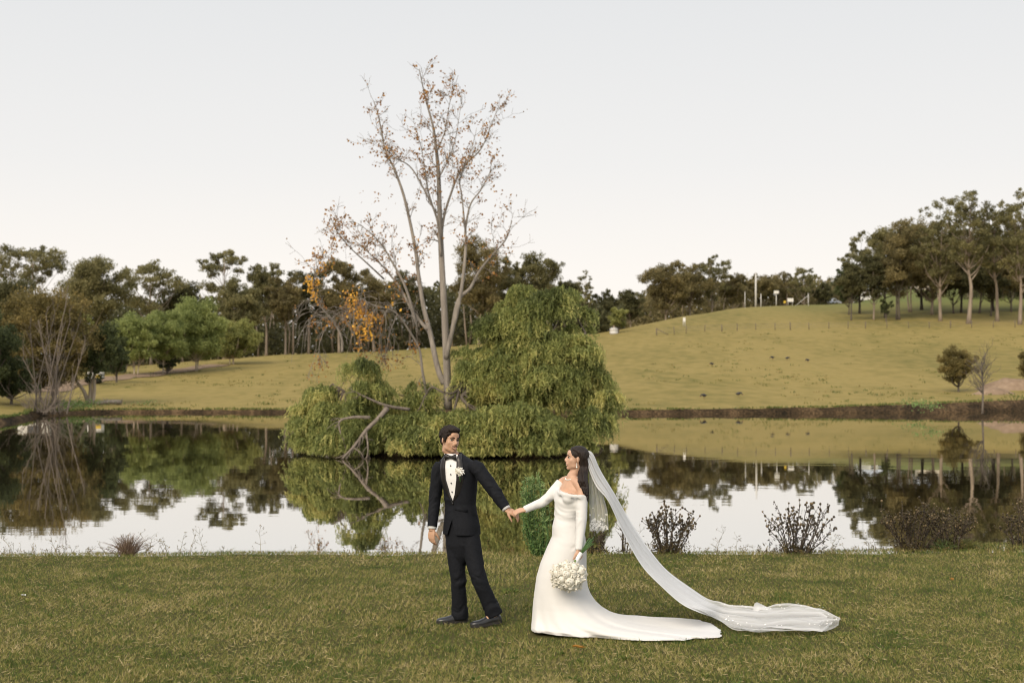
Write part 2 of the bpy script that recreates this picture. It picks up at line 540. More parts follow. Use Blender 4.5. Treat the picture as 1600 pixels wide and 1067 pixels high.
ad = N.new("ShaderNodeMath"); ad.operation = 'MULTIPLY_ADD'; ad.inputs[1].default_value = 5.0
L.new(n2.outputs['Fac'], ad.inputs[0]); L.new(n1.outputs['Fac'], ad.inputs[2])
bp = N.new("ShaderNodeBump"); bp.inputs['Strength'].default_value = 1.0; bp.inputs['Distance'].default_value = 0.0008
L.new(ad.outputs[0], bp.inputs['Height'])
L.new(bp.outputs[0], gl.inputs['Normal'])
L.new(lw.outputs[0], mix.inputs[0]); L.new(dif.outputs[0], mix.inputs[1]); L.new(gl.outputs[0], mix.inputs[2]); L.new(mix.outputs[0], o.inputs[0])
M_WATER = m
_pw = SHORE + _dir * 0.6
cw = np.array([[PC[0], PC[1], WATER]])
Vw = np.concatenate([np.column_stack([_pw, np.full(_n, WATER)]), cw])
Tw = np.stack([np.arange(_n), (np.arange(_n) + 1) % _n, np.full(_n, _n)], 1)
tag(obj('pond_water', Vw, [Tw], M_WATER, smooth=False), kind='structure')

# ---- island
ang = np.arange(72) * 2 * math.pi / 72
rings = []
for k, (r, z) in enumerate(((1.06, -1.3), (1.0, -0.82), (0.96, -0.62), (0.86, -0.42), (0.6, -0.28), (0.3, -0.2), (0.02, -0.18))):
    rr = r * (1 + 0.10 * np.sin(ang * 3 + 1) + 0.05 * np.sin(ang * 7))
    zz = z + (fnoise(np.cos(ang) * 4 * r + 9, np.sin(ang) * 4 * r + 9) - .5) * .25 * (r < 1)
    rings.append(np.column_stack([-1.75 + 4.7 * rr * np.cos(ang), 54.3 + 3.1 * rr * np.sin(ang), zz]))
mb = MB().loft(rings, cap=False)
tag(mb.obj('island', M_BANK), kind='structure')

# ---- dirt path on the west side of the field, bare dirt mounds on the east bank
def ribbon(name, pix, width, mat, lift=0.05):
    C = np.array([place(*p) for p in pix])
    C = spline(C, 40)
    T = np.gradient(C, axis=0); T[:, 2] = 0; T /= np.linalg.norm(T, axis=1)[:, None]
    S = np.stack([-T[:, 1], T[:, 0], np.zeros(len(T))], 1)
    rows = []
    for s in np.linspace(-1, 1, 5):
        R = C + S * (s * width / 2 * (1 + .2 * np.sin(np.arange(40) * .9))[:, None])
        R[:, 2] = z_far(R[:, 0], R[:, 1]) + lift
        rows.append(R)
    G = np.array(rows); n = 40; j = np.arange(n - 1)
    Q = np.concatenate([np.stack([i * n + j, i * n + j + 1, i * n + n + j + 1, i * n + n + j], 1) for i in range(4)])
    return tag(obj(name, G.reshape(-1, 3), [Q[:, ::-1]], mat), kind='structure')
ribbon('path', [(60, 612), (120, 600), (170, 592), (230, 586), (290, 578), (345, 570)], 3.0, M_DIRT, 0.06)

def mound(px, py, w, d, h, seed):
    c = place(px, py)
    n = 28
    gx, gy = np.meshgrid(np.linspace(-1, 1, n), np.linspace(-1, 1, n))
    X = c[0] + gx * w / 2; Y = c[1] + gy * d / 2
    r = np.sqrt(gx ** 2 + gy ** 2)
    z = z_far(X, Y) - 0.15 + h * (1 - smoothstep(0.1, 1.0, r)) * (0.6 + 0.8 * fnoise(X * .8 + seed, Y * .8)) 
    idx = np.arange(n * n).reshape(n, n)
    Q = np.stack([idx[:-1, :-1], idx[:-1, 1:], idx[1:, 1:], idx[1:, :-1]], -1).reshape(-1, 4)
    return tag(obj('dirt_mound', np.stack([X, Y, z], -1).reshape(-1, 3), [Q], M_DIRT), kind='structure')
mound(1585, 608, 8.5, 5, 1.1, 3); mound(1552, 616, 5, 3, 0.6, 8); mound(1660, 606, 9, 5, 1.2, 5)
# ================================================================== TREES
def leaf_quads(C, length, width, rng, droop=0.0, rnd=None, tri=False, dirs=None):
    """one small folded-free leaf blade (quad) per centre, random attitude; droop pulls the axis down"""
    n = len(C)
    if dirs is None:
        d = rng.normal(size=(n, 3))
    else:
        d = dirs + rng.normal(size=(n, 3)) * 0.35
    d[:, 2] -= droop * 2.0
    d /= np.linalg.norm(d, axis=1)[:, None]
    r = rng.normal(size=(n, 3))
    s = np.cross(d, r); s /= np.linalg.norm(s, axis=1)[:, None] + 1e-9
    L = length * rng.uniform(0.65, 1.35, n)[:, None]; Wd = width * rng.uniform(0.7, 1.3, n)[:, None]
    a = C - d * L * .5; b = C + d * L * .5
    A = rnd if rnd is not None else rng.random(n)
    if tri:
        V = np.stack([a - s * Wd * .5, a + s * Wd * .5, b], 1).reshape(-1, 3)
        return V, np.arange(3 * n).reshape(n, 3), np.repeat(A, 3)
    m = C + d * L * 0.05
    V = np.stack([a, m - s * Wd * .5, b, m + s * Wd * .5], 1).reshape(-1, 3)
    return V, np.arange(4 * n).reshape(n, 4), np.repeat(A, 4)

def clump_points(c, r, n, rng, flat=1.0):
    """points through a lumpy ellipsoid, denser near the upper shell"""
    d = rng.normal(size=(n, 3)); d /= np.linalg.norm(d, axis=1)[:, None]
    rad = rng.random(n) ** 0.45
    p = d * rad[:, None] * np.asarray(r)
    low = p[:, 2] < 0
    p[low, 2] *= flat
    return c + p

def limb_curve(a, b, rng, sag=0.1, n=6):
    t = np.linspace(0, 1, n)[:, None]
    L = np.linalg.norm(b - a)
    mid = rng.normal(size=3) * L * sag
    up = np.array((0, 0, L * 0.12))
    return a + (b - a) * t + (mid - up) * (4 * t * (1 - t)) * np.array((1, 1, .6))

def gum(px, top, hw, bot, label, base=None, D=None, leaf='gum', bark='gum', style='round', dens=1.0, trunkr=1.0, lean=0.0, seed=0, name='gum_tree', group=None, cat='tree', stems=1, leafsize=1.0, parts=None):
    rng = np.random.default_rng(seed * 31 + int(px) + 5)
    p = place(px, base) if base is not None else at_dist(px, D)
    D = p[1]
    s = D / F
    zt = float(pt(px, top, D)[2]); zb = float(pt(px, bot, D)[2])
    H = zt - p[2]
    rw = hw * s
    root = thing(name, label, cat, p, group)
    tb = MB()
    cen = np.array((p[0] + lean * rw, p[1], (zt + zb) / 2)); rz = (zt - zb) / 2
    if style == 'umbrella':
        nc = int(18 * dens)
    elif style == 'sparse':
        nc = int(32 * dens)
    else:
        nc = int(26 * dens)
    cl = []
    tries = 0
    while len(cl) < nc and tries < 4000:
        tries += 1
        d = rng.normal(size=3); d /= np.linalg.norm(d)
        if style == 'umbrella':
            if d[2] < -0.05 and rng.random() < .8: continue
            q = d * rng.uniform(0.72, 0.95)
            cr = rw * rng.uniform(0.30, 0.44)
            rr = np.array((cr, cr, cr * 0.66))
        elif style == 'sparse':
            q = d * rng.uniform(0.35, 0.92)
            cr = rw * rng.uniform(0.26, 0.42)
            rr = np.array((cr, cr, cr * 0.82))
        else:
            q = d * rng.uniform(0.3, 0.86)
            if q[2] < 0: q[:2] *= (1 + q[2] * 0.25)
            cr = rw * rng.uniform(0.30, 0.46)
            rr = np.array((cr, cr, cr * 0.80))
        c = cen + q * np.array((rw, rw * 0.9, rz)) * np.array((1, 1, 1))
        if any(np.linalg.norm((c - o[0]) / (o[1] + rr)) < (0.55 if style != 'round' else 0.42) for o in cl): continue
        cl.append((c, rr))
    # trunks and limbs
    tr = max(0.11, H * 0.0145) * trunkr
    forks = []
    for k in range(stems):
        off = np.array((rng.uniform(-.5, .5), rng.uniform(-.5, .5), 0)) * (0 if stems == 1 else 0.16 * rw)
        top_p = cen + np.array((rng.uniform(-.15, .15) * rw + off[0] * 4, off[1] * 3, rz * 0.45))
        P = spline(np.array([p + off + (0, 0, -.3), p + off * 1.5 + (rng.normal() * .010 * H, rng.normal() * .010 * H, H * .25),
                             (p + off * 2 + top_p) / 2 + (rng.normal() * .012 * H, 0, 0), top_p]), 12)
        R = tr / math.sqrt(stems) * (1 - 0.78 * np.linspace(0, 1, 12)); R[0] *= 1.35
        tb.tube(P, R, 7, a=rng.random())
        forks.append((P, R))
    for c, rr in cl:
        P, R = forks[rng.integers(len(forks))]
        dz = np.abs(P[:, 2] - (c[2] - np.linalg.norm(c[:2] - cen[:2]) * 0.9 - rr[2]))
        i = int(np.clip(np.argmin(dz), 2, 10))
        Q = limb_curve(P[i], c - (0, 0, rr[2] * .3), rng, .08)
        tb.tube(Q, np.linspace(R[i] * .55, max(0.02, R[i] * .12), len(Q)), 5)
    tb.obj('trunk', BARK[bark], root)
    # foliage
    lb = MB()
    ls = 0.34 * leafsize * (D / 200) ** .5
    for c, rr in cl:
        area = math.pi * rr[0] * rr[2]
        n = int(area / (ls * ls * .16) * (1.42 if style != 'sparse' else 1.02) * (1.35 if style == 'round' else 1)) + 12
        tone = rng.uniform(-.22, .22)
        sub = max(4, int(n / 45))
        # the clump is made of sprays so its edge breaks up
        sc = clump_points(c, rr * 0.85, sub, rng, 0.6)
        C = np.concatenate([clump_points(x, rr * rng.uniform(.26, .52), n // sub, rng) for x in sc])
        V, Q, A = leaf_quads(C, ls, ls * .46, rng, 0.35, np.clip(rng.normal(.48 + tone, .2, len(C)), 0, 1), tri=True)
        lb.add(V, Q, A)
    lb.obj('crown', LEAF[leaf], root, smooth=False)
    return root

# ---- west and centre, the gums standing along the top of the field
WEST = [
 dict(px=45, top=383, hw=52, bot=452, D=216, style='umbrella', label='flat topped umbrella gum rising over the yellow green tree by the white shed'),
 dict(px=2, top=424, hw=72, bot=560, D=180, style='round', leaf='gumd', label='broad dark gum with low rounded crown cut by the picture edge behind the white shed'),
 dict(px=145, top=390, hw=56, bot=520, D=206, label='big domed gum behind the dark paperbark, with pale limbs showing', stems=2),
 dict(px=236, top=414, hw=50, bot=492, D=218, style='umbrella', label='thin flat crowned gum with large sky gaps above the fresh green trees'),
 dict(px=286, top=436, hw=36, bot=520, D=225, leaf='gumd', label='small dark gum tucked behind the tops of the fresh green trees'),
 dict(px=350, top=388, hw=41, bot=466, D=214, style='umbrella', label='tall gum with tiered flat crown, highest above the fresh green trees'),
 dict(px=374, top=432, hw=44, bot=540, D=204, label='dense gum standing just behind the yellowish end tree of the fresh green row', stems=2),
 dict(px=416, top=402, hw=36, bot=505, D=216, label='upright gum with knobbly crown between the tiered gum and the bare tree', bark='gum'),
 dict(px=446, top=418, hw=34, bot=520, D=208, leaf='gumb', label='slim gum with bare pale lower trunk at the field edge'),
 dict(px=482, top=408, hw=40, bot=540, D=212, leaf='gumd', label='dark gum behind the first orange leaves of the bare tree'),
 dict(px=530, top=392, hw=40, bot=520, D=210, leaf='gumb', style='round', label='brownish gum seen through the drooping grey twigs of the bare tree'),
 dict(px=584, top=404, hw=42, bot=530, D=214, leaf='gumb', label='gum behind the orange leaf cluster of the bare tree'),
 dict(px=640, top=416, hw=38, bot=520, D=220, leaf='gumd', label='dark gum directly behind the forked trunks of the bare tree'),
 dict(px=746, top=370, hw=50, bot=505, D=214, leaf='gumb', bark='paper', label='large brown domed gum with pale foot, between bare tree and pepper tree', stems=2),
 dict(px=796, top=394, hw=36, bot=510, D=222, leaf='gum', label='gum with loose crown just above the top of the pepper tree'),
 dict(px=842, top=385, hw=44, bot=500, D=226, leaf='gum', label='wide gum rising behind the summit of the pepper tree'),
 dict(px=886, top=428, hw=28, bot=500, D=232, leaf='gumd', label='low dark gum at the shoulder of the pepper tree'),
 dict(px=915, top=417, hw=17, bot=500, D=226, style='sparse', dens=.9, label='narrow wispy gum peaking beside the pepper tree'),
 dict(px=944, top=452, hw=26, bot=512, D=234, leaf='gumd', label='short dark gum next to the white tank'),
 dict(px=985, top=452, hw=27, bot=505, D=300, leaf='gumd', label='round dark gum between the white tank and the brown gums on the hill'),
 dict(px=1040, top=401, hw=42, bot=488, D=312, leaf='gumb', label='tallest broad brown gum of the hilltop clump'),
 dict(px=1078, top=410, hw=34, bot=485, D=322, leaf='gumb', label='brown gum in the middle of the hilltop clump'),
 dict(px=1112, top=392, hw=32, bot=470, D=326, leaf='gum', style='sparse', label='airy gum with sky holes at the edge of the hilltop clump'),
 dict(px=1146, top=424, hw=26, bot=480, D=330, leaf='gumb', label='brown gum just beside the tall white poles'),
 dict(px=1193, top=428, hw=30, bot=478, D=340, leaf='gumb', label='rusty gum behind the two tall white poles'),
 dict(px=1226, top=424, hw=25, bot=474, D=345, leaf='gumb', style='sparse', label='loose rusty gum behind the field lamp'),
 dict(px=1258, top=416, hw=25, bot=470, D=338, leaf='gum', style='sparse', label='see through gum above the white board on the hill'),
 dict(px=1286, top=440, hw=19, bot=478, D=342, leaf='gumd', label='small gum beside the pale cottage on the hill'),
]
for i, a in enumerate(WEST):
    gum(seed=i, **a)

# ---- green shrubs at the foot of the hilltop clump
for i, (px, base, top, hw, lf, lab) in enumerate([
    (996, 508, 468, 22, 'deep', 'dark green bush nearest the white tank'),
    (1022, 500, 464, 20, 'green', 'bright green bush in the middle of the row below the brown gums'),
    (1048, 492, 468, 17, 'deep', 'dark green bush beside the bare purple shrub'),
    (966, 520, 478, 18, 'lime', 'yellow green bush partly hiding the white tank')]):
    gum(px, top, hw, base - 4, lab, base=base, leaf=lf, bark='dark', style='round', dens=.7, seed=60 + i, name='bush', cat='bush', group='bushes below the hilltop gums')

# ---- east, tall gums on the slope above the fence
EAST = [
 dict(px=1326, base=492, top=411, hw=28, bot=478, leaf='deep', bark='dark', dens=1.1, label='dense deep green tree with solid crown at the end of the tall gums'),
 dict(px=1343, base=490, top=360, hw=34, bot=440, style='sparse', bark='dark', label='wispy gum behind the dense deep green tree'),
 dict(px=1365, base=500, top=392, hw=30, bot=476, leaf='gumd', label='grey green gum with pale short trunk beside the dense deep green tree'),
 dict(px=1384, base=502, top=466, hw=13, bot=492, leaf='deep', bark='dark', dens=.5, label='young sapling under the tall gums'),
 dict(px=1402, base=500, top=342, hw=40, bot=470, leaf='gumb', bark='dark', label='leaning gum with paired dark trunks and brown crown', stems=2, lean=.1),
 dict(px=1421, base=488, top=350, hw=38, bot=458, leaf='gum', bark='gum', label='gum with forked pale trunk standing further up the slope', stems=2),
 dict(px=1440, base=484, top=325, hw=42, bot=440, leaf='gumb', bark='dark', label='tall gum with high brown crown behind the forked pale trunk', style='sparse', dens=1.3),
 dict(px=1469, base=502, top=310, hw=40, bot=440, leaf='gum', style='sparse', dens=1.25, label='high crowned gum just before the pale blue roof'),
 dict(px=1490, base=490, top=395, hw=34, bot=470, leaf='gumd', bark='dark', label='dark low crowned gum beside the tallest gum'),
 dict(px=1513, base=506, top=289, hw=40, bot=400, style='sparse', bark='gum', trunkr=1.15, dens=1.1, label='tallest gum with long bare pale trunk and tufted top'),
 dict(px=1530, base=490, top=372, hw=32, bot=466, leaf='gumd', bark='dark', label='dark gum filling the gap right behind the tallest gum'),
 dict(px=1558, base=502, top=306, hw=36, bot=410, style='sparse', label='thin layered gum between the tallest gum and the picture edge'),
 dict(px=1548, base=494, top=392, hw=34, bot=472, leaf='gumd', bark='dark', label='shadowy gum under the thin layered gum'),
 dict(px=1593, base=507, top=291, hw=44, bot=420, style='sparse', dens=1.2, label='big pale trunked gum at the very edge of the picture'),
 dict(px=1580, base=488, top=380, hw=38, bot=470, leaf='gumb', bark='dark', label='brown gum low behind the big pale trunked edge gum'),
 dict(px=1384, D=246, top=350, hw=40, bot=462, leaf='gum', bark='dark', label='full gum between the wispy gum and the leaning paired gum, set back'),
 dict(px=1456, D=252, top=338, hw=44, bot=452, leaf='gumb', label='broad gum set back behind the forked pale trunk and the high crowned gum'),
 dict(px=1502, D=258, top=352, hw=44, bot=462, leaf='gum', bark='dark', label='full olive gum set back just behind the tallest gum'),
 dict(px=1552, D=262, top=350, hw=46, bot=466, leaf='gumd', bark='dark', label='dark full gum set back below the thin layered gum'),
 dict(px=1604, D=266, top=345, hw=46, bot=466, leaf='gum', bark='dark', label='full gum set back at the picture edge behind the pale trunked one'),
 dict(px=1330, D=240, top=405, hw=26, bot=470, leaf='gumd', bark='dark', label='small full gum set back behind the dense deep green tree'),
 dict(px=1640, base=500, top=330, hw=50, bot=460, leaf='gum', label='gum just outside the picture edge beyond the pale trunked one'),
]
for i, a in enumerate(EAST):
    if a['bot'] < 455: a['bot'] += 30
    a['dens'] = a.get('dens', 1.0) * 1.2
    gum(seed=100 + i, **a)

for i, (px, base, top, hw, lf, lab) in enumerate([
    (18, 632, 548, 44, 'deep', 'dark green bush at the picture edge in front of the white shed'),
    (182, 598, 520, 30, 'deep', 'dark green bush between the paperbark and the fresh green trees'),
    (262, 584, 548, 18, 'deep', 'round dark bush under the third fresh green tree')]):
    gum(px, top, hw, base - 3, lab, base=base, leaf=lf, bark='dark', style='round', dens=.9, seed=80 + i, name='bush', cat='bush', group='dark bushes by the path', leafsize=.8)

# ---- fresh green trees by the path, west side of the field
for i, (px, base, top, hw, bot, lf, st, lab) in enumerate([
    (212, 586, 490, 44, 566, 'green', 3, 'fresh green tree next to the dark paperbark, first of its row'),
    (254, 584, 480, 46, 566, 'green', 3, 'fresh green tree with three pale stems, second along the row'),
    (304, 580, 468, 52, 566, 'green', 4, 'tallest fresh green tree of the row with leaning pale stems'),
    (362, 569, 496, 42, 567, 'lime', 3, 'yellowish green tree hanging low at the field end of the row')]):
    gum(px, top, hw, bot, lab, base=base, leaf=lf, bark='paper', style='round', dens=1.35, stems=st, seed=40 + i, name='green_tree', group='fresh green trees by the path', leafsize=.85)

# ---- trees round the white shed at the pond's west end
gum(62, 450, 84, 612, 'loose ochre and green tree spreading in front of the white shed', base=628, leaf='ochre', bark='dark', style='sparse', dens=2.0, seed=50, name='ochre_tree', leafsize=.8)
gum(-30, 470, 62, 622, 'deep green tree filling the picture edge beside the ochre tree', base=634, leaf='deep', bark='dark', style='round', seed=51, name='green_tree', leafsize=.8)
gum(112, 470, 30, 560, 'slender yellow green tree behind the fan of bare stems', base=606, leaf='lime', bark='dark', style='sparse', dens=1.2, seed=52, name='green_tree', leafsize=.8)

def paperbark():
    p = place(141, 632)
    s = p[1] / F
    rng = np.random.default_rng(5)
    root = thing('paperbark_tree', 'dark crowned paperbark with pale split trunk standing by the water', 'tree', p)
    tb = MB()
    c = pt(158, 545, p[1])
    for a, b in (((139, 632), (141, 585)), ((144, 632), (148, 585)), ((140, 631), (118, 590))):
        P = spline(np.array([pt(*a, p[1]) - (0, 0, .2), (pt(*a, p[1]) + pt(*b, p[1])) / 2 + (.08, 0, 0), pt(*b, p[1]), pt(b[0] + (b[0] - 135) * .5 + 12, 548, p[1])]), 10)
        tb.tube(P, np.linspace(.17, .07, 10), 7)
    tb.obj('trunk', BARK['paper'], root)
    lb = MB()
    for k in range(34):
        q = rng.normal(size=3); q /= np.linalg.norm(q); q *= rng.uniform(.3, .85)
        cc = c + q * np.array((44 * s, 40 * s, 62 * s))
        r = rng.uniform(.6, .95)
        C = np.concatenate([clump_points(x, (r * .4,) * 3, 24, rng) for x in clump_points(cc, (r * .8, r * .8, r * .7), 9, rng)])
        V, Q, A = leaf_quads(C, .26, .11, rng, .4, np.clip(rng.normal(.5 + rng.uniform(-.2, .2), .2, len(C)), 0, 1), tri=True)
        lb.add(V, Q, A)
    lb.obj('crown', LEAF['deep'], root, smooth=False)
paperbark()

def grow(mb, rng, a, d, L, r, depth, spread=.55, up=.12, droop=0.0, tips=None, kids=3, n=5, minr=.006):
    """recursive twig: curved tapered tube with side shoots"""
    P = [a]; dd = d.copy()
    for i in range(n):
        dd = unit(dd + rng.normal(size=3) * .13 + np.array((0, 0, up - droop * (i / n))))
        P.append(P[-1] + dd * L / n)
    P = np.array(P)
    mb.tube(P, np.linspace(r, max(minr, r * .35), len(P)), 4 if r > .02 else 3, cap=False, a=rng.random())
    if tips is not None and depth <= 1: tips.append((P[-1], dd)); tips.append((P[len(P) // 2], dd))
    if depth <= 0: return
    for k in range(kids):
        i = rng.integers(1, len(P))
        q = unit(unit(P[i] - P[i - 1]) + rng.normal(size=3) * spread)
        grow(mb, rng, P[i], q, L * rng.uniform(.45, .75), max(minr, r * .5), depth - 1, spread, up, droop, tips, kids, n, minr)

def stem_fan():
    p = place(76, 644)
    rng = np.random.default_rng(8)
    root = thing('bare_shrub', 'fan of many bare straight grey stems growing at the west water edge', 'shrub', p)
    for k, (tx, ty) in enumerate([(48, 520), (60, 500), (72, 490), (86, 488), (98, 505), (110, 500), (122, 512), (132, 540), (36, 560), (90, 540), (104, 470), (66, 540)]):
        mb = MB()
        b = p + np.array((rng.normal() * .35, rng.normal() * .35, -.15))
        t = pt(tx, ty, p[1] + rng.normal() * .8)
        P = spline(np.array([b, b * .65 + t * .35 + (0, 0, .35), t]), 9)
        mb.tube(P, np.linspace(.06, .018, 9), 5)
        for _ in range(7):
            i = rng.integers(3, 9)
            grow(mb, rng, P[i], unit(unit(P[i] - P[i - 1]) + rng.normal(size=3) * .4), rng.uniform(.6, 1.3), .02, 1, .5, .1)
        mb.obj('stem', BARK['dead' if k % 3 else 'dark'], root)
    tw = MB()
    for k in range(60):
        d = unit(np.array((rng.normal() * .9, rng.normal() * .6, rng.uniform(.5, 1.3))))
        grow(tw, rng, p + np.array((rng.normal() * .6, rng.normal() * .5, 0)), d, rng.uniform(.9, 2.2), .022, 1, .5, .05)
    tag(tw.obj('twig_tangle', BARK['dead'], root), kind='stuff')
stem_fan()

# ---- small trees on the east bank
gum(1498, 541, 32, 600, 'small olive tree with leaning dark trunk by the east bank', base=613, leaf='ochre', bark='dark', style='round', dens=1.2, seed=70, name='olive_tree', leafsize=.55, trunkr=.8, lean=-.1)
gum(1618, 545, 30, 596, 'small olive tree cut by the picture edge above the dirt mounds', base=604, leaf='ochre', bark='dark', style='round', dens=1.0, seed=71, name='olive_tree', leafsize=.55, trunkr=.8)

def bare_sapling(px, base, top, label, seed, spread=.45):
    p = place(px, base)
    rng = np.random.default_rng(seed)
    root = thing('bare_sapling', label, 'sapling', p)
    H = float(pt(px, top, p[1])[2]) - p[2]
    mb = MB()
    P = spline(np.array([p - (0, 0, .5), p + (.05, 0, H * .4), p + (-.05, 0, H * .75)]), 7)
    mb.tube(P, np.linspace(.075, .03, 7), 5)
    mb.obj('trunk', BARK['dark'], root)
    tb = MB()
    for k in range(26):
        i = rng.integers(2, 7)
        grow(tb, rng, P[i], unit(np.array((rng.normal() * .7, rng.normal() * .7, 1.0))), H * rng.uniform(.25, .42), .028, 2, spread, .1, kids=3)
    tag(tb.obj('twigs', BARK['dark'], root), kind='stuff')
bare_sapling(1535, 634, 556, 'leafless dark sapling rooted in the east bank beside the olive tree', 12)
bare_sapling(1080, 489, 460, 'bare purple brown shrub below the hilltop gums', 13, .7)

# ---- woods behind the gums: one mass nobody could count
def wood(name, label, pxs, Dr, topf, botpx, n, leaf, seed, trunks, leafsz=.8):
    rng = np.random.default_rng(seed)
    lb = MB(); 
    px = rng.uniform(pxs[0], pxs[1], n); D = rng.uniform(Dr[0], Dr[1], n)
    x = (px - 800) / F * D
    zb = z_far(x, D)
    tp = np.interp(px, topf[0], topf[1]) + (fnoise(px * .05, D * .1, 3) - .5) * 40
    zt = CAMZ + (575 - tp) / F * D
    u = rng.random(n) ** 1.15
    z = zb + 0.3 + (zt - zb) * u
    # clumpy: drop points where a coarse noise is low
    keep = fnoise(x * .25 + 5, z * .35 + D * .2, 3) > .40 * np.clip((z - zb - 1.0) / 3.5, 0, 1)
    C = np.stack([x, D, z], 1)[keep]
    V, Q, A = leaf_quads(C, leafsz, leafsz * .45, rng, .2, np.clip(rng.normal(.42, .2, len(C)), 0, 1), tri=True)
    lb.add(V, Q, A)
    root = thing(name, label, 'wood', (float(np.mean(x)), Dr[0], float(zb.min())))
    root['kind'] = 'stuff'
    tag(lb.obj('foliage_mass', LEAF[leaf], root, smooth=False), kind='stuff')
    tb = MB()
    for k in range(trunks):
        q = rng.uniform(*pxs); d = rng.uniform(Dr[0] - 6, Dr[1])
        xx = (q - 800) / F * d; zz = float(z_far(xx, d)); h = max(1.5, (CAMZ + (575 - float(np.interp(q, topf[0], topf[1])) - 8) / F * d - zz) * rng.uniform(.6, .9))
        tb.tube(np.array([(xx, d, zz - .3), (xx + rng.normal() * .3, d, zz + h / 2), (xx + rng.normal() * .7, d, zz + h)]), [.16, .12, .07], 5)
    tag(tb.obj('trunk_mass', BARK['gum'], root), kind='stuff')
wood('wood', 'dark wood closing the view behind the gums west of the bare tree', (-160, 975), (224, 262), ([-160, 0, 200, 400, 700, 880, 975], [470, 465, 482, 462, 455, 462, 490]), 0, 62000, 'gumd', 1, 150, 1.0)
wood('wood', 'low far wood along the hilltop behind the white poles', (955, 1330), (345, 385), ([955, 1000, 1100, 1200, 1330], [480, 460, 442, 444, 448]), 0, 24000, 'gumb', 2, 40, 1.1)
wood('wood', 'shaded wood behind the tall gums east of the pale roof', (1500, 1900), (300, 340), ([1500, 1540, 1600, 1900], [430, 395, 385, 385]), 0, 15000, 'gumd', 3, 40, 1.0)
wood('wood', 'far leafy strip behind the houses on the slope', (1290, 1530), (430, 470), ([1290, 1350, 1450, 1530], [440, 420, 405, 410]), 0, 9000, 'gumd', 4, 20, 1.2)
wood('wood', 'dark undergrowth behind the white shed and the ochre tree', (-300, 195), (150, 165), ([-300, 0, 120, 195], [520, 520, 530, 560]), 0, 9000, 'deep', 5, 16, .6)

# ================================================================== ISLAND TREES
ID = 53.0
def I(px, py, dy=0.0):
    return pt(px, py, ID + dy)

def low_(path): return path[-1][1] > 430

